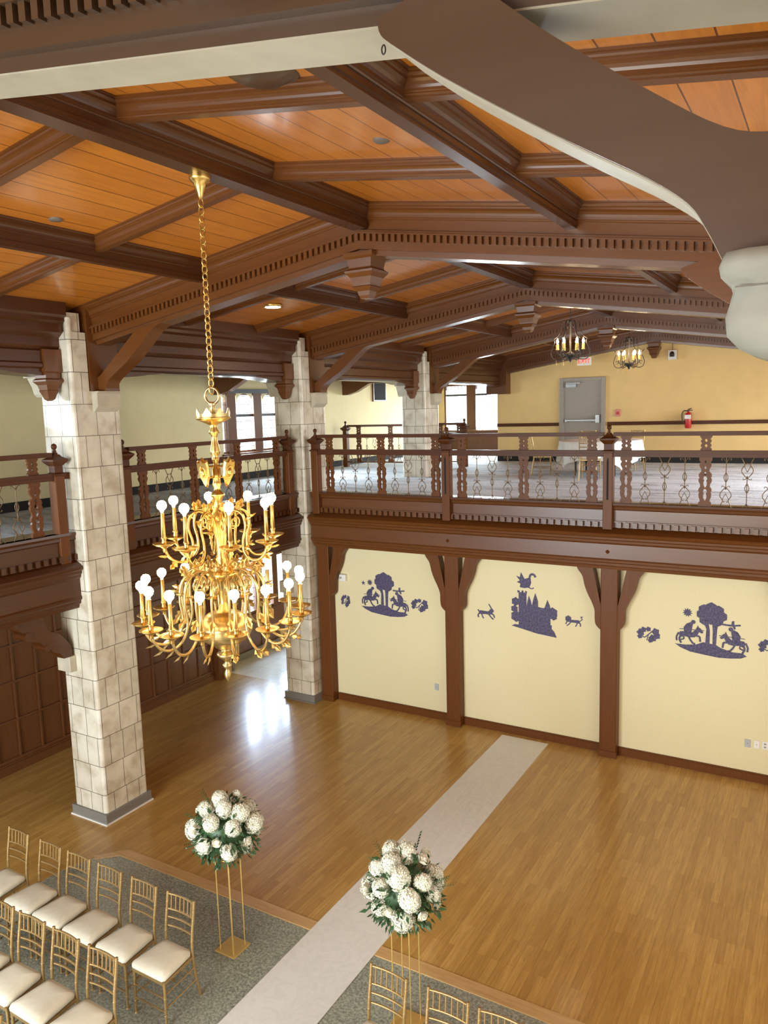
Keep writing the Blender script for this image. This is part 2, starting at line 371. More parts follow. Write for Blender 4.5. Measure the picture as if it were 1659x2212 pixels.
# ------------------------------------------------------------------ upper walls
struct('wall_upper_left', MB().box(-12.4, -12.2, -5, 13.45, FZ, 6.3).box(-12.4, -12.2, 13.45, 16.6, FZ, 4.35).box(-12.4, -12.2, 13.45, 16.6, 5.86, 6.3).box(-12.4, -12.2, 16.6, 24.6, FZ, 6.3), M_pale)
struct('wall_upper_far', MB().box(-12.2, -8.3, 24.6, 24.8, FZ, 4.45).box(-12.2, -8.3, 24.6, 24.8, 6.08, 6.4).box(-12.2, -11.95, 24.6, 24.8, 4.45, 6.08), M_pale)
struct('wall_end', MB().prism([(-8.4, FZ), (1.2, FZ), (1.2, 6.6), (XR, 7.3), (-8.4, 6.7)], 'Y', 20.8, 21.0).box(-8.4, -8.2, 21.0, 24.6, FZ, 6.6), M_yell)
struct('wall_near', MB().box(-12.2, 4.0, -5.2, -5.0, -0.1, 1.9).box(-12.2, -8.6, -5.2, -5.0, 1.9, 7.3).box(-0.6, 4.0, -5.2, -5.0, 1.9, 7.3), M_pale)
struct('baseboard_upper', MB().box(-12.2, -12.16, -5, 24.6, FZ, FZ+0.16).box(-8.4, 1.2, 20.76, 20.8, FZ, FZ+0.14), M_dark)
struct('trim_2', MB().box(-8.4, -6.6, 20.765, 20.8, 4.70, 4.79).box(-5.27, 1.2, 20.765, 20.8, 4.70, 4.79), M_rail)
struct('trim_3', MB().box(-12.2, -8.4, 24.50, 24.6, 3.72, 4.44).box(-12.2, -8.4, 24.3, 24.6, 4.44, 4.50).box(-12.2, -12.1, 13.4, 16.6, 4.28, 4.36), M_panelw)
window(3, (13.45, 16.6, 4.35, 5.78), [13.85, 14.80, 15.74], [5.24], ('X', -12.32), M_panelw, 0.15)
hd = MB()
for k in range(4):      # arched heads of the bay lights
    c = 13.38+k*0.945; ro = 0.27
    arc = [(c-0.29, 5.78)]+[(c+ro*math.cos(PI-t), 5.56+0.2*math.sin(t)) for t in [PI*i/8 for i in range(9)]]+[(c+0.29, 5.78)]
    hd.prism(arc, 'X', -12.3, -12.26)
struct('trim_4', hd, M_pale)
struct('trim_5', MB().box(-12.26, -12.16, 13.4, 16.6, 5.76, 5.86), M_blind)
window(4, (-11.95, -8.4, 4.45, 6.08), [-10.92], [5.70], ('Y', 24.7), M_panelw, 0.17)
# door in the end wall
dr = sroot('door_1', (-5.94, 20.8, FZ))
MB().box(-6.56, -6.45, 20.72, 20.83, FZ, 5.99).box(-5.43, -5.32, 20.72, 20.83, FZ, 5.99).box(-6.45, -5.43, 20.72, 20.83, 5.90, 5.99).build('door_frame', M_door, dr, 0.008)
MB().box(-6.45, -5.43, 20.77, 20.82, FZ, 5.90).build('door_leaf', M_door, dr)
MB().box(-6.38, -5.50, 20.69, 20.73, 4.82, 4.87).box(-5.56, -5.46, 20.68, 20.77, 4.77, 4.99).box(-6.40, -6.34, 20.70, 20.77, 4.80, 4.88).build('panic_bar', M_steel, dr, 0.006)
MB().box(-6.38, -6.10, 20.70, 20.77, 5.74, 5.82).box(-6.36, -5.98, 20.66, 20.68, 5.83, 5.86).build('door_closer', M_steel, dr)

# ------------------------------------------------------------------ ceiling
cl = MB()
cl.hexa([(XL, -5, zP(XL)), (XR, -5, zP(XR)), (XR, 20.9, zP(XR)), (XL, 20.9, zP(XL)), (XL, -5, zP(XL)+.1), (XR, -5, zP(XR)+.1), (XR, 20.9, zP(XR)+.1), (XL, 20.9, zP(XL)+.1)])
cl.hexa([(XR, -5, zP(XR)), (4, -5, zP(4)), (4, 20.9, zP(4)), (XR, 20.9, zP(XR)), (XR, -5, zP(XR)+.1), (4, -5, zP(4)+.1), (4, 20.9, zP(4)+.1), (XR, 20.9, zP(XR)+.1)])
struct('ceiling', cl, M_ceil)
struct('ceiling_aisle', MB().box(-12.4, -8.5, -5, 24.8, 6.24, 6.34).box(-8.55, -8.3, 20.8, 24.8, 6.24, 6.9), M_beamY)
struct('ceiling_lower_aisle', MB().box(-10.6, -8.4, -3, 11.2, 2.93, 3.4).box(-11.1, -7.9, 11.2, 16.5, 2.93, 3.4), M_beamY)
ab = 0
for yy, lb in ((4.3, 'beside the near gallery opening'), (8.9, 'in front of the arched bay windows'), (13.3, 'left of the arched bay windows'), (18.6, 'above the wall vent')):
    t = thing('cross_beam', 'dark aisle ceiling beam running to the side wall ' + lb, 'beam', (-10.4, yy, 6.0)); t['kind'] = 'thing'
    MB().box(-12.2, -8.5, yy-0.11, yy+0.11, 6.02, 6.24).build('timber', M_beam, t)
    MB().prism([(-12.2, 6.02), (-12.2, 5.72), (-12.05, 5.72), (-11.75, 5.80), (-11.3, 6.02)], 'Y', yy-0.09, yy+0.09).build('wall_bracket', M_beam, t)

def slope(m, x0, x1, y0, y1, fn, d0, d1):
    segs = [(x0, x1)] if not (x0 < XR < x1) else [(x0, XR), (XR, x1)]
    for a, c in segs:
        m.hexa([(a, y0, fn(a)+d0), (c, y0, fn(c)+d0), (c, y1, fn(c)+d0), (a, y1, fn(a)+d0), (a, y0, fn(a)+d1), (c, y0, fn(c)+d1), (c, y1, fn(c)+d1), (a, y1, fn(a)+d1)])
BEAMLAB = ['huge carved ceiling beam crossing the top left corner, nearest the viewer', 'dentilled ceiling beam right behind the big gold chandelier', 'dentilled ceiling beam over the gallery railing', 'shadowed ceiling beam just before the first iron chandelier', 'reddish beam against the yellow end wall']
MOLD = [(0.0, 0.0), (0.0, -0.16), (0.012, -0.16), (0.02, -0.152), (0.02, -0.142), (0.03, -0.138), (0.032, -0.118), (0.040, -0.10), (0.056, -0.082), (0.078, -0.07), (0.084, -0.068), (0.084, -0.052), (0.096, -0.046), (0.104, -0.034), (0.104, -0.022), (0.12, -0.018), (0.12, 0.0)]
def msweep(m, x0, x1, ybase, sy, fn, k=1.0, kd=1.0, dz=0.0):
    segs = [(x0, x1)] if not (x0 < XR < x1) else [(x0, XR), (XR, x1)]
    for a, c in segs:
        n = len(MOLD); vs = [(a, ybase+sy*p*k, fn(a)+q*kd+dz) for p, q in MOLD]+[(c, ybase+sy*p*k, fn(c)+q*kd+dz) for p, q in MOLD]
        m.add(vs, [(i, (i+1) % n, (i+1) % n+n, i+n) for i in range(n)]+[tuple(range(n))[::-1], tuple(range(n, 2*n))])
UNDER = [(2.975, 6.33), (2.985, 6.29), (3.03, 6.25), (3.16, 6.15), (3.35, 6.02), (3.52, 5.91), (3.68, 5.81), (3.77, 5.74), (3.81, 5.68), (3.845, 5.61)]
def brace(m, sgn, y0, y1, mirror=False):
    # curved brace, X measured as offset from the ridge
    under = UNDER
    over = [(3.20, 6.40), (3.33, 6.28), (3.47, 6.16), (3.68, 6.00), (3.84, 5.89), (3.95, 5.86), (4.1, 5.86)]
    if sgn > 0:
        pts = [(XR+d, z) for d, z in bz2(under)] + [(XR+4.1, 5.61)] + [(XR+d, z) for d, z in bz2(over)[::-1]]
    else:
        under = [(2.70, 6.40), (2.9, 6.32), (3.1, 6.17), (3.35, 5.98), (3.55, 5.86), (3.72, 5.76), (3.79, 5.68), (3.80, 5.62)]
        over = [(3.2, 6.32), (3.45, 6.13), (3.65, 5.98), (3.9, 5.80)]
        pts = [(XR-d, z) for d, z in bz2(under)] + [(XR-4.1, 5.62), (XR-4.1, 5.75)] + [(XR-d, z) for d, z in bz2(over)[::-1]]
    m.prism(pts, 'Y', y0, y1)
def bz2(p): return [(q[0], q[2]) for q in bez([(a, 0, c) for a, c in p], 4)]
for k, yc in enumerate(YB):
    near = k == 0
    t = thing('ceiling_beam', BEAMLAB[k], 'beam', (XR, yc, 6.8)); t['kind'] = 'thing'
    mt = M_nearbeam if near else M_beam
    y0, y1 = yc-0.13, yc+0.13; xe = 0.35
    m = MB()
    for a, c in ((-8.1, XR), (XR, xe)):
        ch = 0.05
        m.hexa([(a, y0+ch, zB(a)), (c, y0+ch, zB(c)), (c, y1, zB(c)), (a, y1, zB(a)), (a, y0, zB(a)+0.6), (c, y0, zB(c)+0.6), (c, y1, zB(c)+0.6), (a, y1, zB(a)+0.6)])
        m.hexa([(a, y0, zB(a)+0.05), (c, y0, zB(c)+0.05), (c, y1, zB(c)+0.05), (a, y1, zB(a)+0.05), (a, y0, zB(a)+0.6), (c, y0, zB(c)+0.6), (c, y1, zB(c)+0.6), (a, y1, zB(a)+0.6)])
    m.build('beam', mt, t)
    mo = MB()
    for s, yf in ((-1, y0), (1, y1)):
        for d0, d1, pr in ((0.19, 0.205, 0.045), (0.205, 0.225, 0.03)):
            slope(mo, -8.1, xe, min(yf, yf+s*pr), max(yf, yf+s*pr), zB, d0, d1)
        msweep(mo, -8.1, xe, yf-s*0.002, s, zB, 1.0, 1.0, 0.485)
    mo.build('molding', mt, t)
    if k < 4 or True:
        de = MB(); x = -8.05
        while x < xe-0.05:
            slope(de, x, x+0.036, y0-0.035, y0, zB, 0.125, 0.19); x += 0.068
        de.build('dentil_band', mt, t)
    if k < 4:
        br = MB(); brace(br, -1, y0+0.03, y1-0.03); br.build('brace', mt, t)
        br = MB(); brace(br, 1, y0-0.003, y1-0.04); br.build('brace', mt, t)
    MB().box(-8.6, -8.005, y0-0.085, y1+0.1, 5.62, 6.9).build('wall_post', mt, t)
    wpst = MB()
    if k != 0: wpst.box(XR+3.95, XR+4.1, y0+0.02, y1-0.02, 5.62, 6.5)
    else: wpst.box(0.0, 0.2, y0+0.02, y1-0.02, 5.62, 6.6)
    wpst.build('wall_post', mt, t)
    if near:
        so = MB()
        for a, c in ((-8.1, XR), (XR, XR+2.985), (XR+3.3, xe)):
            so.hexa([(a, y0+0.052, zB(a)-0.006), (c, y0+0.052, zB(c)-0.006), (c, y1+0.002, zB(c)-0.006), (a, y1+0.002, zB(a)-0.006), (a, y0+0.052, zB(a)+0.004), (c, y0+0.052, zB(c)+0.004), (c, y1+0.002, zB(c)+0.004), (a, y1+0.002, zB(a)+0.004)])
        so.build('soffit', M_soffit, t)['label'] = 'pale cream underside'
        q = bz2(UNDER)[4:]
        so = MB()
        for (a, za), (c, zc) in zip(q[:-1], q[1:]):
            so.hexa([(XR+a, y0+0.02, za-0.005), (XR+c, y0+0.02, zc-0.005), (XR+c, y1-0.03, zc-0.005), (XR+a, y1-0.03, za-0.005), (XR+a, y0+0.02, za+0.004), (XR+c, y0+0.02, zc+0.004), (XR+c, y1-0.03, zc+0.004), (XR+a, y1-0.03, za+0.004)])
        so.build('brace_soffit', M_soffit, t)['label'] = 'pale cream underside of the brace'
        MB().tube([(-1.10+0.006*math.sin(q), y0+0.02, 6.275-0.012*(1-math.cos(q))) for q in [2*PI*i/12 for i in range(12)]], 0.0022, 5, True).build('hook', M_black, t)
    # carved pendant under the ridge
    if k > 0:
        p = thing('carved_pendant', ['', 'largest stepped wooden pendant, hanging under the beam behind the gold chandelier', 'stepped wooden pendant over the middle newel, second from the front', 'dark pendant between the two iron chandeliers', 'smallest pendant touching the yellow end wall, right of the farther iron chandelier'][k], 'pendant', (XR, yc, 6.8)); p['kind'] = 'thing'
        q = math.sqrt(2); z0 = 6.80
        def blk(m, prof): m.lathe((XR, yc, 0), [(r*q, z) for r, z in prof], 4, PI/4, False)
        a = MB(); blk(a, [(0.165, z0+0.02), (0.165, z0-0.02), (0.14, z0-0.04), (0.125, z0-0.12), (0.13, z0-0.13), (0.16, z0-0.15), (0.155, z0-0.17), (0.12, z0-0.21)]); a.build('cap', M_beam, p)
        a = MB(); blk(a, [(0.12, z0-0.21), (0.10, z0-0.27), (0.095, z0-0.29), (0.105, z0-0.30), (0.07, z0-0.34), (0.06, z0-0.38), (0.045, z0-0.41), (0.0, z0-0.42)][:7]); a.build('drop', M_beam, p)
# ridge, purlins and cross ribs
for nm, xc, hw, zs, lab in (('ridge_beam', XR+0.035, 0.075, 7.02, 'long dark ridge beam the gold chandelier hangs from'), ('purlin', XR+2.10, 0.042, 6.745, 'long ceiling purlin right of the ridge beam'), ('purlin', XR-2.05, 0.042, 6.745, 'long ceiling purlin left of the ridge beam')):
    t = thing(nm, lab, 'beam', (xc, 5, zs)); t['kind'] = 'thing'
    a = MB(); a.box(xc-hw, xc+hw, -2.5, 20.6, zs, 7.28 if nm == 'ridge_beam' else 7.02).box(xc-hw-0.012, xc+hw+0.012, -2.5, 20.6, zs+0.022, zs+0.05)
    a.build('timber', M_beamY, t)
    a = MB()
    for s in (-1, 1):
        xb = xc+s*(hw-0.002); top = zP(xc+s*(hw+0.12))+0.012
        a.prism([(xb+s*p*0.8, top+q*0.8) for p, q in MOLD], 'Y', -2.5, 20.6)
    a.build('molding', M_beamY, t)
n = 0
for k in range(5):
    base = YB[k]-BAY
    for j in (1, 2):
        yr = base+BAY*j/3
        if yr < 0.3: continue
        near = ['second from the top of the picture', 'just above the chandelier canopy'][j-1]
        for s in (-1, 1):
            side = 'left' if s < 0 else 'right'
            where = ('in the chandelier bay' if k == 1 else 'above the arch brace' if k == 0 else 'in the %s bay beyond the chandelier' % ['first', 'second', 'third'][k-2])
            t = thing('ceiling_rib', '%s moulded cross rib %s of the ridge, %s' % ('nearer' if j == 1 else 'farther', side, where), 'beam', (XR+s*2, yr, 6.8)); t['kind'] = 'thing'
            a = MB(); x0, x1 = (XL+0.4, XR-0.03) if s < 0 else (XR+0.1, 1.0)
            slope(a, x0, x1, yr-0.037, yr+0.037, zP, -0.118, 0.02)
            msweep(a, x0, x1, yr-0.035, -1, zP, 0.62, 0.68); msweep(a, x0, x1, yr+0.035, 1, zP, 0.62, 0.68)
            a.build('rib', M_beam, t)
for x, y, lab in ((-2.66, 4.61, 'round dark ceiling disc right of the ridge beam'), (-5.88, 4.53, 'round dark ceiling disc left of the ridge beam')):
    o = MB().lathe((x*1.0, y, zP(x)-0.012), [(0.0001, 0), (0.05, 0), (0.06, 0.01), (0.06, 0.02)], 20).build('ceiling_disc', M_disc, None); tag(o, lab, 'disc')
o = MB().lathe((-2.62, 3.35, zP(-2.62)-0.03), [(0.0001, 0), (0.17, 0), (0.2, 0.02), (0.21, 0.04)], 28).build('ceiling_speaker', M_nearbeam, None); tag(o, 'large flat wooden-coloured round cover on the ceiling behind the near beam', 'ceiling cover')
for x, y, lab in ((-7.08, 9.0, 'glowing recessed downlight left of the carved pendant'), (-7.2, 13.6, 'glowing recessed downlight farther along, above the second stone pillar')):
    t = thing('recessed_light', lab, 'ceiling light', (x, y, zP(x)))
    z = zP(x)-0.012
    MB().lathe((x, y, z), [(0.11, 0.0), (0.135, -0.006), (0.14, 0.02)], 24).build('trim_ring', M_gold, t)
    MB().lathe((x, y, z-0.008), [(0.0001, 0), (0.11, 0), (0.113, 0.015)], 24).build('lamp', M_spot, t)

# ------------------------------------------------------------------ stone pillars
def pillar(y, z0, label, low=True):
    t = thing('stone_pillar', label, 'pillar', (-8.33, y+0.37, z0)); t['kind'] = 'thing'
    x0, x1, y0, y1 = -8.64, -8.02, y+0.02, y+0.73
    a = MB(); a.box(x0+0.045, x1-0.045, y0, y1, z0, 5.62).box(x0, x1, y0+0.045, y1-0.045, z0, 5.62)
    a.box(x0+0.045, x1-0.045, y0, y+0.27, 5.62, 6.33).box(x0, x1, y0+0.045, y+0.27, 5.62, 6.33).box(x0+0.1, x1-0.03, y0+0.02, y+0.22, 6.33, 6.56)
    a.build('shaft', M_stone, t)
    for cx in (x0+0.045, x1-0.045):
        for cy in (y0+0.045, y1-0.045):
            top = 6.5 if cy < y+0.3 else 5.62
            MB().lathe((cx, cy, 0), [(0.045, z0), (0.045, top)], 16).build('corner_roll', M_stone, t)
    MB().box(x1-0.02, XR-3.82, y+0.30, y+0.66, 5.60, 5.62).prism([(x1-0.02, 5.36), (x1+0.02, 5.36), (XR-3.84, 5.43), (XR-3.84, 5.60), (x1-0.02, 5.60)], 'Y', y+0.30, y+0.66).build('corbel', M_plainstone, t, 0.008)
    if low:
        MB().box(x0-0.03, x1+0.03, y0-0.03, y1+0.03, 0, 0.14).build('plinth', M_sconc, t, 0.006)
        MB().box(x0-0.045, x1+0.045, y0-0.045, y1+0.045, 0, 0.018).build('base_strip', M_white if y < 7 else M_sconc, t)
        MB().box(-8.62, -8.37, y-0.08, y0, 2.04, 2.25).build('stone_block', M_plainstone, t, 0.01)
        if False: MB().prism([(-8.62, 2.92), (-8.14, 2.92), (-8.14, 2.75), (-8.25, 2.65), (-8.62, 2.66)], 'Y', y-0.02, y0+0.01).build('springer', M_plainstone, t, 0.005)
    MB().box(-8.72, -8.44, y-0.14, y0, 5.80, 5.86).prism([(y-0.10, 5.80), (y0, 5.80), (y0, 5.56), (y-0.02, 5.6), (y-0.04, 5.68)], 'X', -8.70, -8.46).build('side_corbel', M_plainstone, t, 0.008)
    return t
pillar(6.2, 0, 'big pale stone-tiled pillar left of the gold chandelier, standing on the wood floor')
pillar(10.86, 0, 'pale stone-tiled pillar at the corner of the cream mural wall', )
pillar(15.52, FZ, 'far stone-tiled pillar rising from the upper carpet beside the window', False)
# near stone capital on the right
t = thing('stone_capital', 'big rough pale stone corbel cut off by the right edge, carrying the curved brace', 'corbel', (-0.02, 2.0, 5.38)); t['kind'] = 'thing'
a = MB()
def ring(x0, y0, ch, z, y1=2.35, x1=0.45): return [(x0+ch, y0, z), (x1, y0, z), (x1, y1, z), (x0, y1, z), (x0, y0+ch*1.3, z), (x0+ch*.22, y0+ch*.45, z)]
prof = [(-0.10, 1.92, 0.04, 5.392), (-0.16, 1.875, 0.05, 5.396), (-0.195, 1.86, 0.05, 5.41), (-0.222, 1.852, 0.055, 5.44), (-0.226, 1.85, 0.055, 5.48), (-0.212, 1.852, 0.055, 5.535), (-0.217, 1.847, 0.055, 5.552), (-0.236, 1.835, 0.055, 5.568), (-0.24, 1.83, 0.055, 5.59), (-0.232, 1.835, 0.055, 5.615)]
rings = [ring(*p) for p in prof]; vs = [v for r in rings for v in r]; fs = []; K = 6
for i in range(len(rings)-1):
    for k in range(K): fs.append((i*K+k, i*K+(k+1) % K, (i+1)*K+(k+1) % K, (i+1)*K+k))
fs += [tuple(range(K))[::-1], tuple(len(vs)-K+k for k in range(K))]
a.add(vs, fs, True); a.build('block', M_cap, t, 0.0)
MB().box(-0.2, 0.45, 1.8475, 1.853, 5.538, 5.541).build('mortar_joint', M_sconc, t)
struct('wall_right', MB().box(4.0, 4.1, -5, 0.0, -0.1, 7.3).box(4.0, 4.1, 12.6, 20.8, -0.1, 7.3).box(4.0, 4.1, 0, 12.6, -0.1, 3.2).box(4.0, 4.1, 0, 12.6, 6.2, 7.0).box(1.2, 4.0, 11.3, 11.45, -0.1, 3.4), M_pale)

# ------------------------------------------------------------------ upper arcade beams, with small carved pendants
for k, (ya, yb, lab) in enumerate(((-2.5, 6.22, 'moulded arcade beam running into the big stone pillar from the left edge'), (6.92, 10.88, 'moulded arcade beam between the big pillar and the second pillar'), (11.58, 15.54, 'moulded arcade beam between the second and the far pillar'), (16.24, 20.8, 'moulded arcade beam beyond the far pillar'))):
    t = thing('arcade_beam', lab, 'beam', (-8.33, (ya+yb)/2, 5.9)); t['kind'] = 'thing'
    pr = [(-8.62, 6.9), (-8.02, 6.9), (-8.02, 6.52), (-8.06, 6.49), (-8.06, 6.45), (-8.11, 6.42), (-8.11, 6.32), (-8.15, 6.29), (-8.19, 6.26), (-8.19, 6.16), (-8.22, 6.12), (-8.20, 6.10), (-8.20, 5.97), (-8.18, 5.95), (-8.18, 5.91), (-8.24, 5.88), (-8.62, 5.88)]
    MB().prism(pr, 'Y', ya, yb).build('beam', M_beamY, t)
    MB().prism([(yb-0.02, 5.90), (yb-0.02, 5.80), (yb-0.5, 5.83), (yb-1.1, 5.895)], 'X', -8.60, -8.22).build('haunch', M_beamY, t)
    MB().prism([(ya+0.02, 5.90), (ya+0.02, 5.80), (ya+0.5, 5.83), (ya+1.1, 5.895)], 'X', -8.60, -8.22).build('haunch', M_beamY, t)
    if k < 3:
        p = thing('carved_bracket', ['small carved wooden pendant on the left face of the big stone pillar', 'small carved wooden pendant on the near face of the second stone pillar', 'small carved wooden pendant on the near face of the far pillar'][k], 'pendant', (-8.3, yb-0.12, 5.9)); p['kind'] = 'thing'
        a = MB(); a.lathe((-8.28, yb-0.13, 0), [(r*1.414, z) for r, z in [(0.12, 6.12), (0.12, 5.86), (0.10, 5.84), (0.10, 5.78), (0.125, 5.76), (0.125, 5.74), (0.09, 5.70), (0.075, 5.64), (0.08, 5.63), (0.06, 5.58), (0.045, 5.53), (0.02, 5.51)]], 4, PI/4, False)
        a.build('drop', M_beam, p)

# ------------------------------------------------------------------ gallery parapet beams
# profile: (offset toward the hall from the rail line, z)
PROF = [(-0.20, 3.88), (0.04, 3.88), (0.045, 3.85), (0.02, 3.82), (0.03, 3.79), (-0.01, 3.77), (-0.01, 3.52), (0.04, 3.50), (0.15, 3.45), (0.16, 3.43), (0.15, 3.41), (0.12, 3.39), (0.115, 3.36), (0.09, 3.34), (0.085, 3.31), (0.05, 3.28), (0.05, 3.07), (0.07, 3.05), (0.065, 3.02), (0.035, 3.0), (0.03, 2.965), (-0.01, 2.945), (-0.02, 2.90), (-0.20, 2.90)]
YF = 11.03   # front rail line
t = thing('gallery_beam', 'massive moulded brown beam under the far gallery railing, above the mural wall', 'beam', (-3.9, YF, 2.9)); t['kind'] = 'thing'
XE = 0.6
MB().prism([(YF-o, z) for o, z in PROF], 'X', -8.0, XE).build('beam', M_beam, t)
de = MB(); x = -7.8
while x < XE: de.box(x, x+0.055, YF-0.045, YF+0.01, 3.525, 3.60); x += 0.11
de.box(-8.0, XE, YF-0.02, YF+0.01, 3.60, 3.615).build('dentil_band', M_beam, t)
for xb in (-5.31, -2.76): MB().lathe((xb, 0, 0), [(0.001, 0)], 3) and MB().add([(xb-.035, YF-.05, 3.17), (xb, YF-.05, 3.135), (xb+.035, YF-.05, 3.17), (xb, YF-.05, 3.205), (xb, YF-.085, 3.17)], [(0, 1, 4), (1, 2, 4), (2, 3, 4), (3, 0, 4), (0, 3, 2, 1)]).build('boss', M_post, t)
XG = -8.2
for ya, yb, lab in ((-2.5, 6.22, 'moulded brown gallery beam at the left edge before the big stone pillar'), (6.92, 10.88, 'moulded brown gallery beam behind the chandelier, between the two pillars')):
    t = thing('gallery_beam', lab, 'beam', (XG, (ya+yb)/2, 2.9)); t['kind'] = 'thing'
    PL = [(o*0.75 if o > 0 else (o if o > -0.15 else -0.42), z) for o, z in PROF]
    MB().prism([(XG+o, z) for o, z in PL], 'Y', ya, yb).build('beam', M_beamY, t)
    de = MB(); y = ya+0.1
    while y < yb: de.box(XG-0.01, XG+0.03, y, y+0.055, 3.525, 3.60); y += 0.11
    de.build('dentil_band', M_beamY, t)
    if ya < 0: MB().add([(XG+.035, 5.0, 3.17), (XG+.035, 5.035, 3.135), (XG+.035, 5.07, 3.17), (XG+.035, 5.035, 3.205), (XG+.07, 5.035, 3.17)], [(0, 1, 4), (1, 2, 4), (2, 3, 4), (3, 0, 4), (0, 3, 2, 1)]).build('boss', M_post, t)
# curved bracket under the left gallery, springing from the stone block
t = thing('curved_bracket', 'dark curved wooden bracket springing from the stone block on the big pillar', 'bracket', (-8.47, 6.08, 2.25)); t['kind'] = 'thing'
ou = bez([(0, 6.18, 2.25), (0, 6.16, 2.40), (0, 6.02, 2.58), (0, 5.86, 2.68), (0, 5.78, 2.93)], 5)
inn = bez([(0, 5.42, 2.93), (0, 5.44, 2.84), (0, 5.50, 2.74), (0, 5.57, 2.70), (0, 5.60, 2.60), (0, 5.72, 2.56), (0, 5.80, 2.48), (0, 5.86, 2.46), (0, 5.90, 2.38), (0, 6.0, 2.33), (0, 6.05, 2.25)], 3)
MB().prism([(p[1], p[2]) for p in ou+inn], 'X', -8.60, -8.38).build('bracket', M_beamY, t, 0.006)
MB().tube([(-8.61, 5.585, 2.665), (-8.37, 5.585, 2.665)], 0.055, 14).build('scroll', M_beamY, t)
MB().tube([(-8.61, 5.83, 2.455), (-8.37, 5.83, 2.455)], 0.045, 14).build('scroll', M_beamY, t)
MB().box(-8.62, -8.36, 5.40, 5.46, 2.80, 2.93).build('end_block', M_beamY, t)

# ------------------------------------------------------------------ timber posts under the far gallery
POSTLAB = {-7.86: 'half timber post against the second stone pillar', -5.31: 'timber post with Y braces between the first and castle murals', -2.76: 'timber post with Y braces right of the castle mural', -0.21: 'timber post beyond the right edge'}
for xp in (-7.86, -5.31, -2.76, -0.21):
    t = thing('timber_post', POSTLAB[xp], 'post', (xp, 11.14, 0)); t['kind'] = 'thing'
    h = 0.125
    MB().box(xp-h, xp+h, 11.09, 11.27, 0, 2.92).build('post', M_post, t, 0.012)
    MB().box(xp-h-0.012, xp+h+0.012, 11.078, 11.10, 0, 0.10).build('post_foot', M_post, t)
    for s in (-1, 1):
        if xp == -7.86 and s < 0: continue
        o = bz2([(0.49, 2.93), (0.47, 2.86), (0.40, 2.76), (0.365, 2.62), (0.32, 2.50), (0.26, 2.38), (0.215, 2.26), (0.21, 2.12), (0.19, 2.03), (0.12, 1.96)])
        i = [(0.10, 2.2), (0.12, 2.32), (0.25, 2.93)]
        MB().prism([(xp+s*a, z) for a, z in o+i], 'Y', 11.10, 11.23).build('brace', M_post, t, 0.008)

# ------------------------------------------------------------------ railing kit
def rev(r, n=8): return [(r*math.cos(2*PI*i/n), r*math.sin(2*PI*i/n)) for i in range(n)]
def diamond(c, w, h): return [(-w, c), (0, c-h), (w, c), (0, c+h)]
def keyhole(c, s=1):
    return [(-.010, c+.085*s), (-.022, c+.065*s), (-.026, c+.045*s), (-.014, c+.025*s), (-.022, c+.0*s), (-.022, c-.035*s), (0, c-.08*s), (.022, c-.035*s), (.022, c+.0*s), (.014, c+.025*s), (.026, c+.045*s), (.022, c+.065*s), (.010, c+.085*s)]
def fret_low():
    zt, zb = 0.66, 0.0; half = []
    for z, w in ((0.66, .078), (0.62, .078), (0.60, .062), (0.585, .06), (0.565, .075), (0.54, .072), (0.50, .05), (0.47, .05), (0.44, .078), (0.41, .082), (0.385, .07), (0.37, .082), (0.335, .08), (0.30, .062), (0.265, .06), (0.235, .08), (0.205, .082), (0.19, .07), (0.165, .08), (0.12, .075), (0.09, .062), (0.07, .062), (0.05, .08), (0.0, .08)): half.append((w, z))
    outer = [(w, z) for w, z in half] + [(-w, z) for w, z in half[::-1]]
    return fret_mesh(outer, [diamond(0.60, .016, .022), diamond(0.52, .016, .03), diamond(0.44, .018, .038), keyhole(0.325), keyhole(0.15)], 0.035)
def fret_top():
    half = [(.075, .20), (.075, .185), (.06, .165), (.05, .15), (.066, .135), (.062, .11), (.046, .10), (.062, .085), (.066, .06), (.05, .045), (.07, .02), (.07, 0)]
    outer = [(w, z) for w, z in half] + [(-w, z) for w, z in half[::-1]]
    return fret_mesh(outer, [diamond(.135, .02, .028), diamond(.065, .02, .028)], 0.035)
def iron_mesh(flip):
    H = 0.67; m = MB(); r = 0.0065
    def P(x, z): return (x, 0, (H-z) if flip else z)
    m.tube([P(0, H), P(0, 0.24)], r, 6)
    for s in (-1, 1):
        m.tube(bez([P(0, .47), P(s*.022, .425), P(s*.022, .385), P(0, .34)], 4), r*.9, 6)
        m.tube(bez([P(0, .27), P(s*.028, .245), P(s*.066, .19), P(s*.064, .145), P(s*.036, .10), P(s*.052, .05), P(s*.076, .0)], 4), r*.9, 6)
        m.tube(bez([P(0, .19), P(s*.02, .15), P(s*.035, .11), P(s*.022, .075), P(s*.008, .09)], 4), r*.7, 5)
        m.tube(bez([P(0, .265), P(s*.025, .285), P(s*.045, .29), P(s*.05, .27)], 4), r*.7, 5)
        m.tube(bez([P(0, .62), P(s*.02, .635), P(s*.04, .66), P(s*.06, .655), P(s*.055, .63)], 4), r*.7, 5)
    m.ball(P(0, .265), .014, 8, 6); m.ball(P(0, .62), .013, 8, 6)
    return m
_cache = {}
def place(key, gen, mat, name, parent, x, y, z, rz=0.0):
    if key not in _cache:
        o = gen().build(name, mat); _cache[key] = o.data; bpy.data.objects.remove(o)
    o = bpy.data.objects.new(name, _cache[key]); COL.objects.link(o); o.parent = parent
    o.location = Vector((x, y, z))-world(parent); o.rotation_euler = (0, 0, rz); return o
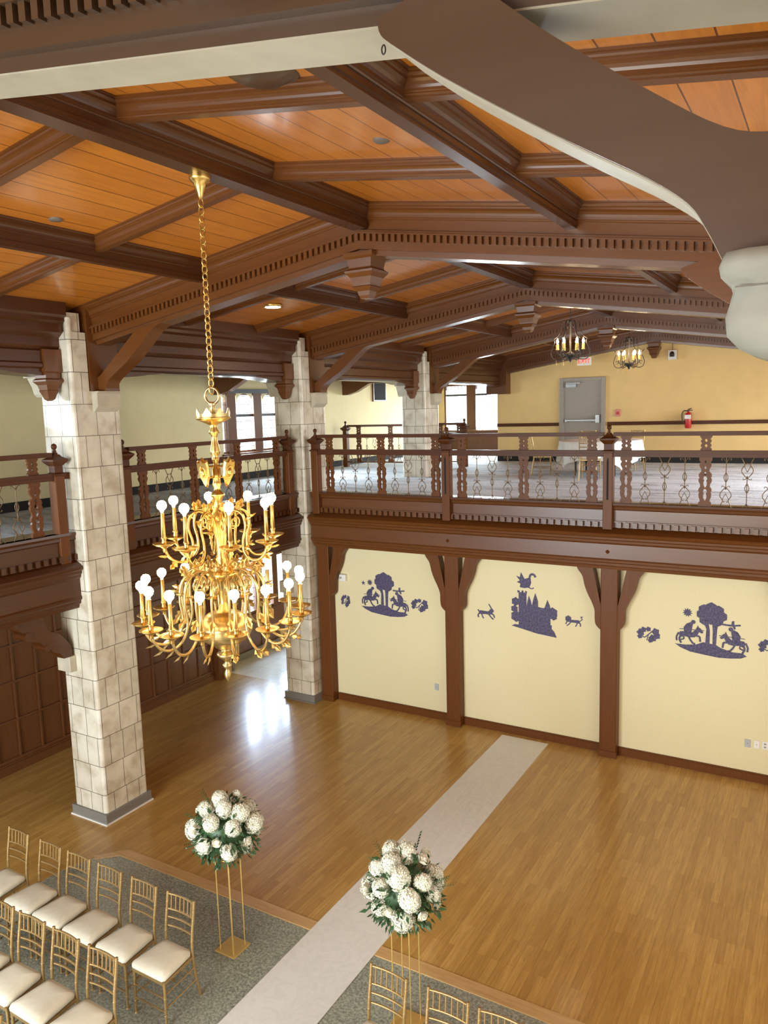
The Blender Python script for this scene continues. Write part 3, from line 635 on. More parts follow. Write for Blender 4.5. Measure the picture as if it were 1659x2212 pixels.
def newel(x, y, label, zb=3.50, w=0.068):
    t = thing('newel_post', label, 'newel post', (x, y, zb)); t['kind'] = 'thing'
    MB().box(x-w, x+w, y-w, y+w, zb, 4.60).build('post', M_post, t, 0.008)
    a = MB(); a.lathe((x, y, 0), [(r*1.414, z) for r, z in [(w+.012, 4.60), (w+.012, 4.62), (w-.01, 4.64), (w-.01, 4.72), (w+.012, 4.745), (w+.04, 4.78), (w+.04, 4.80), (w-.01, 4.83), (w-.03, 4.86)]], 4, PI/4, False)
    a.build('cap', M_rail, t)
    MB().lathe((x, y, 0), [(.03, 4.85), (.04, 4.87), (.022, 4.89), (.028, 4.90), (.016, 4.915), (.03, 4.935), (.036, 4.955), (.028, 4.98), (.012, 4.99), (.001, 4.995)], 14).build('finial', M_rail, t)
    return t
def carved_slot(x, y, t, d):
    a = MB()
    for i in range(26): a.lathe((x, y, 3.95+i*0.0225), [(0.0001, -.010), (.014, 0), (.0001, .010)], 6)
    a.box(x-.012, x+.012, y-.003, y+.003, 3.93, 4.5).build('carved_slot', M_dark, t)
def rail(label, p0, p1, splats, irons, top=4.885, zb=3.88, name='gallery_railing'):
    (x0, y0), (x1, y1) = p0, p1; L = math.hypot(x1-x0, y1-y0); ux, uy = (x1-x0)/L, (y1-y0)/L; rz = math.atan2(uy, ux)
    t = thing(name, label, 'railing', ((x0+x1)/2, (y0+y1)/2, zb)); t['kind'] = 'thing'
    def bar(w, z0, z1):
        m = MB(); nx, ny = -uy*w, ux*w
        return m.hexa([(x0+nx, y0+ny, z0), (x0-nx, y0-ny, z0), (x1-nx, y1-ny, z0), (x1+nx, y1+ny, z0), (x0+nx, y0+ny, z1), (x0-nx, y0-ny, z1), (x1-nx, y1-ny, z1), (x1+nx, y1+ny, z1)])
    def addbar(m, w, z0, z1): q = bar(w, z0, z1); m.add(q.v, q.f); return m
    m = bar(0.055, top-0.04, top); addbar(m, 0.045, top-0.055, top-0.04); m.build('top_rail', M_rail, t)
    m = bar(0.055, 4.60, 4.63); addbar(m, 0.045, 4.585, 4.60); addbar(m, 0.05, 4.555, 4.585); addbar(m, 0.035, 4.54, 4.555); m.build('mid_rail', M_rail, t)
    bar(0.05, zb-0.03, zb).build('bottom_rail', M_rail, t)
    for d in splats:
        x, y = x0+ux*d, y0+uy*d
        place('fl', fret_low, M_post, 'fretwork_splat', t, x, y, zb, rz); place('ft', fret_top, M_post, 'upper_splat', t, x, y, 4.63, rz)
    for d, fl in irons:
        x, y = x0+ux*d, y0+uy*d
        place('i%d' % fl, lambda: iron_mesh(fl), M_iron, 'iron_scroll', t, x, y, zb-0.01, rz)
    return t
RY = 11.0
NX = [-7.85, -5.31, -2.76, -0.21]
NLAB = ['newel post beside the second stone pillar, at the left end of the far railing', 'newel post above the first mural post', 'front-lit newel post right of the far round table', 'newel post past the right edge']
for x, lab in zip(NX, NLAB):
    t = newel(x, RY, lab)
    if x > -7: carved_slot(x, RY-0.07, t, -1)
SP = [[-7.56, -6.52, -5.51], [-5.05, -4.03, -3.0], [-2.52, -1.48, -0.46]]
RL = ['railing section of the far gallery nearest the second stone pillar', 'middle railing section of the far gallery, before the far pillar and window', 'right railing section of the far gallery, paler and cut by the right edge']
for i in range(3):
    x0 = NX[i]; spl = SP[i]; irons = []
    for a, c in zip(spl[:-1], spl[1:]):
        g = (c-a)/4
        for q in (1, 2, 3): irons.append((a+g*q-x0, (q == 2)))
    rail(RL[i], (x0+0.07, RY), (NX[i+1]-0.07, RY), [s-x0-0.07 for s in spl], [(d-0.07, int(f)) for d, f in irons])
# left gallery railing
newel(-8.24, 6.06, 'newel post on the left face of the big stone pillar'); newel(-8.24, 7.1, 'newel post right behind the big stone pillar'); newel(-8.24, 10.70, 'newel post left of the second stone pillar')
def side_rail(label, ya, yb, n):
    L = yb-ya; sp = [0.25+(L-0.5)*k/n for k in range(n+1)]; ir = []
    for a, c in zip(sp[:-1], sp[1:]):
        g = (c-a)/4
        for q in (1, 2, 3): ir.append((a+g*q, int(q == 2)))
    rail(label, (-8.24, ya), (-8.24, yb), sp, ir)
side_rail('left gallery railing cut by the left edge', 2.6, 5.99, 3)
side_rail('left gallery railing behind the gold chandelier', 7.17, 10.63, 3)
o = MB().box(-8.28, -8.20, 6.06, 6.24, 4.55, 4.63).build('rail_stub', M_rail); tag(o, 'short rail stub joining the newel to the big stone pillar', 'rail', None, 'thing')
# stair railing on the upper floor, behind
newel(-11.8, 18.0, 'newel post at the stair top by the vent wall', FZ); newel(-8.45, 18.6, 'small newel post before the far end window', FZ)
rail('stair railing behind the far gallery, under the wall vent', (-11.72, 18.0), (-9.0, 18.05), [0.35, 1.35, 2.35], [(.6, 0), (.85, 1), (1.1, 0), (1.6, 0), (1.85, 1), (2.1, 0)], name='stair_railing')
rail('short stair railing before the far end window', (-9.4, 18.6), (-8.5, 18.6), [0.25, 0.8], [(.5, 0)], name='stair_railing')

# ------------------------------------------------------------------ things on walls
t = thing('fire_extinguisher', 'red fire extinguisher on the yellow end wall', 'fire extinguisher', (-3.22, 20.68, 4.6))
MB().lathe((-3.22, 20.66, 0), [(.001, 4.60), (.07, 4.605), (.08, 4.63), (.08, 4.93), (.065, 4.98), (.03, 5.0), (.03, 5.03)], 18).build('cylinder', M_red, t)
MB().box(-3.295, -3.145, 20.575, 20.60, 4.84, 4.94).build('paper_label', M_white, t)
MB().box(-3.245, -3.195, 20.64, 20.68, 5.03, 5.07).tube([(-3.22, 20.66, 5.08), (-3.14, 20.62, 5.10)], .01).tube([(-3.22, 20.66, 5.06), (-3.12, 20.62, 5.05)], .01).build('valve', M_black, t)
MB().tube(bez([(-3.24, 20.62, 5.04), (-3.32, 20.6, 5.04), (-3.36, 20.6, 4.96), (-3.35, 20.6, 4.82), (-3.31, 20.6, 4.72)], 5), .013, 8).build('hose', M_black, t)
MB().box(-3.26, -3.18, 20.74, 20.80, 4.7, 5.0).build('wall_bracket', M_steel, t)
t = thing('fire_alarm', 'small faded red alarm plate right of the grey door', 'fire alarm', (-4.99, 20.8, 5.02))
MB().box(-5.06, -4.93, 20.76, 20.80, 4.93, 5.12).build('plate', M_pink, t, 0.006)
MB().box(-5.03, -4.96, 20.75, 20.765, 4.98, 5.06).build('pull_lever', M_red, t)
t = thing('wall_speaker', 'white boxed device with a dark dome hanging on a cord right of the iron chandeliers', 'wall device', (-3.63, 20.7, 6.45))
MB().box(-3.74, -3.54, 20.66, 20.78, 6.33, 6.57).build('housing', M_white, t, 0.01)
MB().lathe((-3.64, 20.645, 6.40), [(.001, 0), (.055, .005), (.058, .07), (.04, .12), (.001, .14)], 14).build('dome', M_black, t)
MB().tube([(-3.64, 20.7, 6.57), (-3.64, 20.7, 6.83)], .006).build('cord', M_black, t)
t = thing('wall_vent', 'dark square vent grille high on the pale wall', 'vent', (-12.2, 20.5, 5.85))
MB().box(-12.2, -12.15, 20.15, 20.92, 5.53, 6.19).build('vent_frame', M_panelw, t, 0.01)
a = MB()
for i in range(14): a.box(-12.15, -12.13, 20.22, 20.86, 5.59+i*.04, 5.60+i*.04)
a.box(-12.16, -12.148, 20.2, 20.88, 5.57, 6.15).build('grille', M_dark, t)
t = thing('wall_sensor', 'small white box on the cream wall beside the first brace', 'sensor', (-7.5, 11.26, 2.32))
MB().box(-7.585, -7.455, 11.19, 11.27, 2.26, 2.38).build('housing', M_white, t, 0.01)
MB().ball((-7.545, 11.185, 2.32), .02, 10, 6).build('lens', M_steel, t)
def plate(x, z, mat, label, nm='wall_plate', dots=False):
    t = thing(nm, label, 'wall plate', (x, 11.27, z))
    MB().box(x-.038, x+.038, 11.258, 11.27, z-.057, z+.057).build('plate', mat, t, 0.003)
    q = MB()
    if dots:
        for dz in (-.022, .022): q.box(x-.012, x-.004, 11.255, 11.259, z+dz-.01, z+dz+.01).box(x+.004, x+.012, 11.255, 11.259, z+dz-.01, z+dz+.01)
    else: q.box(x-.004, x+.004, 11.254, 11.259, z-.004, z+.004)
    q.build('socket_slots', M_dark, t)
plate(-5.70, .56, M_grey, 'grey wall plate low beside the first Y post')
plate(-0.87, .54, M_grey, 'grey wall plate at the right edge')
plate(-0.755, .545, M_white, 'blank white wall plate right of the grey one'); plate(-0.65, .55, M_white, 'white power outlet cut by the right edge', 'power_outlet', True)
def text(s, size, loc, rot, mat, name, parent, depth=0.002):
    c = bpy.data.curves.new(name, 'FONT'); c.body = s; c.size = size; c.extrude = depth; c.align_x = 'CENTER'; c.align_y = 'CENTER'
    c.materials.append(mat); tmp = bpy.data.objects.new(name, c); COL.objects.link(tmp); bpy.context.view_layer.update()
    me = bpy.data.meshes.new_from_object(tmp.evaluated_get(bpy.context.evaluated_depsgraph_get())); bpy.data.objects.remove(tmp)
    o = bpy.data.objects.new(name, me); COL.objects.link(o); o.parent = parent
    o.location = Vector(loc)-world(parent); o.rotation_euler = rot; return o
for (x, y, z, lab) in ((-5.45, 19.2, 6.33, 'white exit sign with red letters behind the nearer iron chandelier'), (-9.55, 11.3, 2.72, 'red exit sign over the entrance behind the gold chandelier')):
    t = thing('exit_sign', lab, 'exit sign', (x, y, z))
    MB().box(x-.17, x+.17, y-.02, y+.02, z-.1, z+.1).build('housing', M_white if z > 5 else M_black, t, 0.005)
    text('EXIT', .15, (x, y-.024, z), (PI/2, 0, 0), M_redletter, 'letters', t)
    MB().tube([(x, y, z+.1), (x, y, 6.75 if z > 5 else 2.93)], .008).build('stem', M_black, t)
o = MB().box(-10.89, -10.87, 11.75, 12.1, 0.35, 0.95).build('wall_notice', M_paper); tag(o, 'pale blue notice on the lobby wall seen under the gold chandelier', 'notice')

# ------------------------------------------------------------------ wall decals
def flat(name, label, loops, x, z, s=1.0, cat='mural', extra=None):
    m = MB()
    for i, lp in enumerate(loops): m.prism([(x+a*s, z+b*s) for a, b in lp], 'Y', 11.2655-.00012*i, 11.2705)
    o = m.build(name, M_decal, None, 0, (x, 11.266, z)); tag(o, label, cat, 'dark purple silhouettes on the cream wall'); return o
def circ(cx, cz, r, n=10, w=0.0, f=1.0):
    return [(cx+(r*(1+w*(i % 2)))*math.cos(2*PI*i/n), cz+(r*(1+w*(i % 2)))*f*math.sin(2*PI*i/n)) for i in range(n)]
def star(cx, cz, ro, ri, n): return [((ro if i % 2 == 0 else ri)*math.cos(PI*i/n+PI/2)+cx, (ro if i % 2 == 0 else ri)*math.sin(PI*i/n+PI/2)+cz) for i in range(2*n)]
def bars(p, w): # thick polyline as quads
    out = []
    for (a, b), (c, d) in zip(p[:-1], p[1:]):
        L = math.hypot(c-a, d-b) or 1; nx, nz = -(d-b)/L*w, (c-a)/L*w
        out.append([(a+nx, b+nz), (c+nx, d+nz), (c-nx, d-nz), (a-nx, b-nz)])
    return out
def horse(s):   # facing +x * s, rider on top, unit ~0.3 wide, feet at z=0
    L = [[(-.15, .13), (-.13, .17), (-.05, .18), (.04, .17), (.08, .21), (.11, .26), (.12, .29), (.135, .26), (.165, .24), (.20, .19), (.18, .17), (.14, .19), (.12, .14), (.08, .10), (0, .09), (-.06, .10), (-.12, .08)]]
    L += bars([(-.12, .12), (-.14, .05), (-.11, -.01)], .014)+bars([(-.08, .11), (-.07, .06), (-.12, .04)], .01)+bars([(-.01, .11), (.02, .05), (.06, 0), (.09, 0)], .013)+bars([(.09, .13), (.15, .12), (.16, .04)], .013)+bars([(-.15, .15), (-.18, .08), (-.175, .02)], .012)
    L += [[(-.07, .15), (-.08, .24), (-.04, .30), (.02, .33), (.05, .30), (.04, .24), (.03, .15)], circ(.055, .335, .032)]
    L += bars([(-.14, .21), (.21, .22)], .004)
    return [[(a*s, b) for a, b in lp][::s] for lp in L]
def shift(L, dx, dz): return [[(a+dx, b+dz) for a, b in lp] for lp in L]
def tree_scene(x, z, lab, s):   # x,z = centre of the ground
    L = [[(-.5, .05), (-.42, .0), (-.28, -.05), (-.1, -.07), (.12, -.09), (.28, -.08), (.42, -.06), (.5, -.02), (.44, .02), (.3, .02), (.15, .06), (.08, .10), (-.1, .12), (-.2, .07), (-.35, .05)]]
    L += [[(-.07, .1), (-.06, .33), (-.1, .42), (-.03, .42), (-.01, .3), (-.01, .1)], [(.03, .1), (.03, .3), (.02, .42), (.1, .42), (.09, .33), (.08, .1)]]
    for cx, cz, r in ((-.13, .55, .07), (-.08, .47, .08), (0, .50, .09), (.09, .47, .08), (.15, .54, .07), (-.1, .62, .075), (0, .65, .085), (.1, .62, .075), (.02, .56, .1)): L.append(circ(cx, cz, r, 12, .12))
    L += shift(horse(1), -.3, .08)+shift(horse(-1), .33, .03)
    flat('riders_mural', lab, L, x, z, s)
tree_scene(-6.70, 1.78, 'purple tree with two riders in the first bay', 0.94)
tree_scene(-1.39, 1.80, 'purple tree with two riders in the right bay', 0.94)
flat('sun_motif', 'small purple sun over the first bay riders', [star(0, 0, .06, .032, 9)], -6.985, 2.27)
flat('star_motif', 'small purple star left of the sun', [star(0, 0, .045, .018, 5)], -7.12, 2.25)
flat('sun_motif', 'purple sun over the right bay riders', [star(0, 0, .068, .04, 11)], -1.70, 2.32)
def bird(x, z, lab): flat('bird_motif', lab, bars([(-.12, .0), (.0, -.005), (.11, .012)], .012)+[[(-.01, 0), (.0, .06), (.03, .065), (.03, 0)], [(0, 0), (.03, -.055), (.05, -.05), (.04, 0)]], x, z)
bird(-6.40, 2.17, 'small purple bird beside the first tree top'); bird(-1.12, 2.20, 'small purple bird beside the right tree top')
def sprig(x, z, lab, k, sx=1.0):
    random.seed(k); L = bars([(-.11, -.02), (-.05, -.05), (0, 0), (.05, .05), (.11, .02)], .007)+bars([(0, 0), (-.02, -.09)], .006)
    for cx, cz, r in ((-.11, .02, .045), (-.07, .065, .035), (-.12, -.04, .03), (.0, .08, .03), (.1, .05, .045), (.06, -.05, .045), (.03, -.085, .03), (.12, -.01, .04)): L.append(circ(cx, cz, r, 10, .35))
    flat('leaf_sprig', lab, [[(a*sx, b) for a, b in lp] for lp in L], x, z)
sprig(-7.51, 1.88, 'narrow purple leaf sprig at the far left', 1, 0.6); sprig(-6.0, 1.96, 'purple leaf sprig right of the first tree', 2); sprig(-2.23, 1.93, 'purple leaf sprig left of the right bay riders', 3); sprig(-0.62, 1.95, 'purple leaf sprig cut by the right edge', 4)
flat('swan_motif', 'purple swan above the castle', [[(-.02, -.12), (.06, -.10), (.09, -.02), (.04, .05), (-.02, .03), (-.08, .13), (-.10, .05), (-.16, .07), (-.10, .0), (-.15, -.03), (-.09, -.05), (-.1, -.11)]] + bars([(.07, -.02), (.06, .06), (.08, .11), (.13, .115), (.16, .07)], .017)+bars([(.04, -.1), (.10, -.12), (.13, -.1)], .008), -4.10, 2.56)
def beast(x, z, lab, horn, s, mir=1):
    L = [[(-.11, .03), (-.09, .05), (.05, .045), (.09, .09), (.12, .10), (.15, .06), (.12, .02), (.08, -.01), (0, -.005), (-.08, -.015), (-.12, 0)]]
    L += bars([(-.09, .02), (-.13, -.03), (-.12, -.07)], .012)+bars([(-.07, .01), (-.05, -.05), (-.03, -.08)], .01)+bars([(.08, .02), (.14, .0), (.16, -.05)], .011)+bars([(.06, 0), (.10, -.05), (.14, -.08)], .01)
    if horn: L += bars([(.11, .09), (.08, .14), (.06, .17)], .008)+bars([(-.11, .03), (-.13, .06)], .01)
    else: L += [circ(.11, .06, .055, 12, .2)]+bars([(-.11, .03), (-.16, .07), (-.13, .12), (-.17, .12)], .008)
    flat('beast_motif', lab, [[(a*mir, b) for a, b in lp][::mir] for lp in L], x, z, s)
beast(-4.79, 1.95, 'leaping purple goat left of the castle', True, 1.0); beast(-3.33, 1.98, 'purple lion right of the castle', False, .8, -1)
C_ = [[(-.36, -.22), (-.2, -.25), (.05, -.30), (.38, -.33), (.34, -.24), (.30, -.2), (.3, -.14), (-.02, -.12), (-.1, -.2), (-.3, -.19)]]
C_ += [[(-.24, -.2), (-.24, .33), (-.26, .33), (-.26, .37), (-.22, .36), (-.22, .34), (-.19, .34), (-.19, .37), (-.16, .37), (-.16, .34), (-.13, .34), (-.13, .37), (-.1, .36), (-.11, .3), (-.11, -.2)],
       [(-.11, -.2), (-.11, .12), (-.09, .22), (-.07, .30), (-.04, .22), (-.02, .14), (0, .24), (.035, .35), (.08, .22), (.08, .13), (.15, .12), (.18, .12), (.21, .2), (.23, .26), (.27, .17), (.28, .12), (.28, -.18)]]
C_ += [circ(-.29, .18, .06, 12, .25), circ(-.31, .06, .05, 12, .25), circ(-.28, -.06, .08, 12, .2), circ(.31, .06, .075, 12, .2), circ(.33, -.0, .05, 12, .2)]
flat('castle_mural', 'purple castle silhouette in the middle bay', C_, -3.98, 2.03)

# ------------------------------------------------------------------ aisle runner
rn = MB(); n = 60
xs = [(-4.43-0.02*(y/n)) for y in range(n+1)]
for i in range(n):
    ya, yb = -2+13.12*i/n, -2+13.12*(i+1)/n
    fa, fb = i/n, (i+1)/n
    rn.hexa([(-4.425-.03*fa, ya, 0.001), (-3.665-.02*fa, ya, 0.001), (-3.665-.02*fb, yb, 0.001), (-4.425-.03*fb, yb, 0.001), (-4.425-.03*fa, ya, 0.009), (-3.665-.02*fa, ya, 0.009), (-3.665-.02*fb, yb, 0.009), (-4.425-.03*fb, yb, 0.009)])
o = rn.build('aisle_runner', M_runner); tag(o, 'long pale satin runner laid across the floor to the mural wall', 'aisle runner')

# ------------------------------------------------------------------ chiavari chairs (local: faces -Y, origin between the feet)
def make_chair():
    t = thing('chiavari_chair', 'gold chair', 'chair')
    def leg(pts, r): 
        m = MB(); m.tube(pts, r, 8)
        for p, q in ((0.3, 0), (0.55, 0), (0.8, 0)):
            i = int(p*(len(pts)-1)); m.ball(pts[i], max(r)*1.25 if isinstance(r, list) else r*1.3, 8, 4, .5)
        return m
    for s in (-1, 1):
        leg([(s*.19, -.20, 0), (s*.19, -.197, .12), (s*.19, -.193, .28), (s*.185, -.19, .42)], [.011, .013, .014, .015]).build('leg', M_chair, t)
    for s in (-1, 1):
        pts = bez([(s*.175, .235, 0), (s*.168, .20, .2), (s*.165, .175, .42), (s*.165, .185, .62), (s*.165, .215, .80), (s*.165, .235, .93)], 4)
        m = MB(); m.tube(pts, .0135, 8)
        for i in (8, 11, 13, 15, 17, 19): m.ball(pts[i], .0175, 8, 4, .45)
        m.build('back_post', M_chair, t)
    m = MB(); m.prism([(-.2, -.205), (.2, -.205), (.175, .175), (-.175, .175)], 'Z', .405, .435); m.build('seat_frame', M_chair, t, .006)
    m = MB(); n = 14
    def outl(k): return [(-.205*k, -.215*k), (.205*k, -.215*k), (.168*k, .165*k), (-.168*k, .165*k)]
    rings = []
    for k, z in ((.95, .436), (1.0, .45), (1.01, .474), (.95, .494), (.7, .508), (.35, .512)):
        o4 = outl(k); rg = []
        for i in range(4):
            a = Vector((*o4[i], 0)); b2 = Vector((*o4[(i+1) % 4], 0))
            for f in (.06, .3, .7, .94): rg.append((*(a.lerp(b2, f)).xy, z))
        rings.append(rg)
    vs = [v for r in rings for v in r]; N = 16
    m.add(vs, [(i*N+k, i*N+(k+1) % N, (i+1)*N+(k+1) % N, (i+1)*N+k) for i in range(len(rings)-1) for k in range(N)]+[tuple(range(N))[::-1], tuple((len(rings)-1)*N+k for k in range(N))], True)
    m.build('seat_cushion', M_cush, t)
    def yb(z): return .175+(z-.42)*.118 if z > .5 else .18
    def xrail(z, r=.009):
        y = yb(z); return MB().tube([(x, y+.018*(1-(x/.165)**2), z) for x in (-.165, -.11, -.055, 0, .055, .11, .165)], r, 7)
    for z in (.905, .765, .69, .61): xrail(z, .0095).build('back_rail', M_chair, t)
    m = MB()
    for i in range(6):
        x = -.125+.05*i; q = .018*(1-(x/.165)**2)
        m.tube([(x, yb(.765)+q, .765), (x, yb(.905)+q, .905)], .0065, 6)
    m.build('back_spindles', M_chair, t)
    m = MB()
    for z in (.15, .28):
        m.tube([(-.19, -.197, z), (.19, -.197, z)], .0075, 6)
        for s in (-1, 1): m.tube([(s*.19, -.197, z+.03), (s*.168, .205, z+.03)], .0075, 6)
    m.tube([(-.168, .205, .2), (.168, .205, .2)], .0075, 6); m.build('stretchers', M_chair, t)
    return t
chair0 = make_chair(); first = [True]
def chair(x, y, rz, label, group, z=0.0):
    c = chair0 if first[0] else copy_tree(chair0); first[0] = False
    c.location = (x, y, z); c.rotation_euler = (0, 0, rz); c['label'] = label; c['group'] = group
G1 = 'gold chairs in the left block of seats'
ord6 = ['leftmost', 'second from the left', 'third from the left', 'fourth from the left', 'fifth from the left', 'last, nearest the left flower stand']
for x, w in zip((-7.39, -6.86, -6.41, -5.955, -5.48, -5.0), ord6): chair(x, 4.37, 0.03*random.uniform(-1, 1), 'gold chair in the row nearest the big pillar, ' + w, G1, -0.004)
for x, w in zip((-6.86, -6.40, -5.96, -5.51, -5.04), ('mostly cut off at the left edge', 'second at the left edge', 'third from the left', 'fourth from the left', 'last, nearest the aisle runner')): chair(x, 3.53, 0.03*random.uniform(-1, 1), 'gold chair with ivory cushion in the second row, ' + w, G1, -0.004)
chair(-5.32, 2.70, 0.0, 'gold chair in the third row, only its top showing at the bottom left corner', G1, -0.004)
G2 = 'gold chairs right of the runner'
for x, rz, w in ((-2.86, -.06, 'nearest the runner, in front of the flower stand'), (-2.33, 0.0, 'middle one at the bottom edge'), (-1.90, 0.03, 'rightmost, cut by the bottom edge')): chair(x, 4.46, rz, 'gold chair right of the runner, ' + w, G2, -0.004)

# ------------------------------------------------------------------ flower stands and arrangements
def flower(x, y, lab1, lab2, seed):
    random.seed(seed)
    t = thing('flower_stand', lab1, 'flower stand', (x, y, 0), 'gold flower stands')
    MB().box(x-.125, x+.125, y-.125, y+.125, -0.002, 0.012).build('base_plate', M_stand, t, .003)
    for sx in (-1, 1):
        for sy in (-1, 1):
            MB().tube([(x+sx*.085, y+sy*.085, .01), (x+sx*.085, y+sy*.085, .98)], .0055, 6).build('rod', M_stand, t)
    MB().tube([(x+.085, y+.085, .98), (x-.085, y+.085, .98), (x-.085, y-.085, .98), (x+.085, y-.085, .98)], .006, 6, True).build('top_ring', M_gold, t)
    a = thing('flower_arrangement', lab2, 'flower arrangement', (x, y, .99), 'white flower arrangements')
    C0 = Vector((x, y, 1.30)); R = .27
    pts = []
    for i in range(27):
        f = (i+.5)/27; th = math.acos(1-1.75*f); ph = i*2.39996+seed
        pts.append((Vector((math.sin(th)*math.cos(ph), math.sin(th)*math.sin(ph), math.cos(th)*0.95)), i))
    for d, i in pts:
        c = C0+d*R*random.uniform(.95, 1.08)
        if i % 3 != 2:
            r = random.uniform(.074, .102); m = MB()
            m.ball(c, r*.84, 12, 8)
            nn = 150; sqz = random.uniform(.78, 1.0); tw = d.orthogonal()
            for q in range(nn):
                ft = (q+.5)/nn; th = math.acos(1-2*ft); ph = q*2.39996
                nrm = Vector((math.sin(th)*math.cos(ph), math.sin(th)*math.sin(ph), math.cos(th)))
                if nrm.dot(d) < -.45: continue
                u = nrm.orthogonal().normalized(); v = nrm.cross(u); an = random.uniform(0, PI); p = c+nrm*r*random.uniform(.88, 1.12)*(1-.22*abs(nrm.dot(tw))*(1-sqz)/.22); s = r*.21
                for w in range(4):
                    e = an+w*PI/2; e1 = u*math.cos(e)+v*math.sin(e); e2 = u*math.cos(e+PI/2)+v*math.sin(e+PI/2)
                    m.add([p, p+(e1*.8-e2*.45)*s+nrm*s*.35, p+e1*1.25*s+nrm*s*.15, p+(e1*.8+e2*.45)*s+nrm*s*.35], [(0, 1, 2, 3)], True)
            m.build('hydrangea', M_petal, a)
        else:
            r = random.uniform(.036, .046); m = MB(); u = d.orthogonal().normalized(); v = d.cross(u); c = C0+d*(R+.05)
            m.ball(c, r*.7, 10, 7)
            for lay, (k, rad, hh) in enumerate(((3, .45, .95), (5, .8, .8), (5, 1.1, .5))):
                for q in range(k):
                    e = 2*PI*q/k+lay; e1 = u*math.cos(e)+v*math.sin(e); e2 = d.cross(e1)
                    b0 = c+e1*r*rad*.6-d*r*.5; w = r*(.5+.3*lay)
                    m.add([b0-e2*w*.5, b0+e2*w*.5, c+e1*r*rad+e2*w*.7+d*r*hh*.5, c+e1*r*rad*1.05+d*r*hh, c+e1*r*rad-e2*w*.7+d*r*hh*.5], [(0, 1, 2, 3, 4)], True)
            m.build('rose', M_rose, a)
    m = MB(); m.ball(C0-Vector((0, 0, .05)), .22, 14, 9)
    for q in range(900):
        d = Vector((random.gauss(0, 1), random.gauss(0, 1), random.gauss(-.45, .9))).normalized()
        p = C0+d*(random.uniform(.20, .30) if d.z > -.35 else random.uniform(.22, .36)); e = (d+Vector((random.uniform(-.7, .7), random.uniform(-.7, .7), random.uniform(-.8, .5)))).normalized()
        w = e.orthogonal().normalized(); w = (Matrix.Rotation(random.uniform(0, 6.28), 3, e) @ w); L = random.uniform(.045, .085)
        m.add([p, p+e*L*.4+w*L*.2, p+e*L, p+e*L*.4-w*L*.2], [(0, 1, 2, 3)])
    for q in range(11):   # airy sprigs
        ph = random.uniform(0, 6.28); d = Vector((math.cos(ph), math.sin(ph), random.uniform(-.6, .9))).normalized()
        b0 = C0+d*.28; st = [b0+d*(.022*i)+Vector((0, 0, .006*i)) for i in range(8)]; m.tube(st, .0018, 4)
        for i, p in enumerate(st[1:]):
            for s in (-1, 1):
                w = d.orthogonal().normalized()*s; e = (w+d*.7).normalized(); n2 = e.cross(d); L = .034
                m.add([p, p+e*L*.45+n2*L*.25, p+e*L, p+e*L*.45-n2*L*.25], [(0, 1, 2, 3)])
    fo = m.build('foliage', M_leaf, a); fo['kind'] = 'stuff'
flower(-4.98, 5.22, 'gold four-rod stand on the terrazzo left of the runner', 'white hydrangea ball left of the runner', 3)
flower(-2.99, 5.22, 'gold four-rod stand behind the right-hand chairs', 'white hydrangea ball overlapping the runner, right one', 8)

# ------------------------------------------------------------------ the gold chandelier
CX, CY = XR, 4.40
ch = thing('gilt_chandelier', 'huge two-tier gilt brass chandelier with round bulbs hanging from the ridge', 'chandelier', (CX, CY, 3.26))
MB().lathe((CX, CY, 0), [(.075, 7.03), (.08, 7.0), (.07, 6.985), (.045, 6.965), (.038, 6.93), (.025, 6.90), (.02, 6.88), (.012, 6.86), (.001, 6.855)], 20).build('canopy', M_gold, ch)
lk = MB(); z = 6.865; k = 0
while z > 5.50:
    pts = []
    for i in range(14):
        a = 2*PI*i/14; rx = .017*math.cos(a); rz = .034*math.sin(a)
        pts.append((CX+(rx if k % 2 else rx*.35), CY+(rx*.35 if k % 2 else rx), z-.034+rz))
    lk.tube(pts, .0055, 6, True); z -= .052; k += 1
lk.build('chain', M_gold, ch)
MB().tube([(CX+.062*math.cos(a)*.92, CY+.062*math.cos(a)*.2, 5.435+.06*math.sin(a)) for a in [2*PI*i/24 for i in range(24)]], .010, 8, True).lathe((CX, CY, 0), [(.018, 5.39), (.03, 5.375), (.018, 5.36), (.024, 5.33), (.02, 5.30), (.035, 5.27)], 16).build('hanging_ring', M_brass, ch)
MB().lathe((CX, CY, 0), [(.13, 5.275), (.133, 5.268), (.125, 5.258), (.08, 5.238), (.03, 5.215)], 28).build('crown_plate', M_gold, ch)
m = MB(); n = 96
for i in range(n):
    a0, a1 = 2*PI*i/n, 2*PI*(i+1)/n
    def hgt(a): q = abs(((a*8/(2*PI)) % 1)-.5)*2; return .03+.06*max(0, .75-q*1.1)
    vs = []
    for a in (a0, a1):
        for rr in (.120, .124): vs += [(CX+rr*math.cos(a), CY+rr*math.sin(a), 5.27), (CX+(rr+.004)*math.cos(a), CY+(rr+.004)*math.sin(a), 5.27+hgt(a))]
    m.add(vs, [(0, 1, 5, 4), (2, 6, 7, 3), (1, 3, 7, 5)])
m.build('crown_gallery', M_brass, ch)
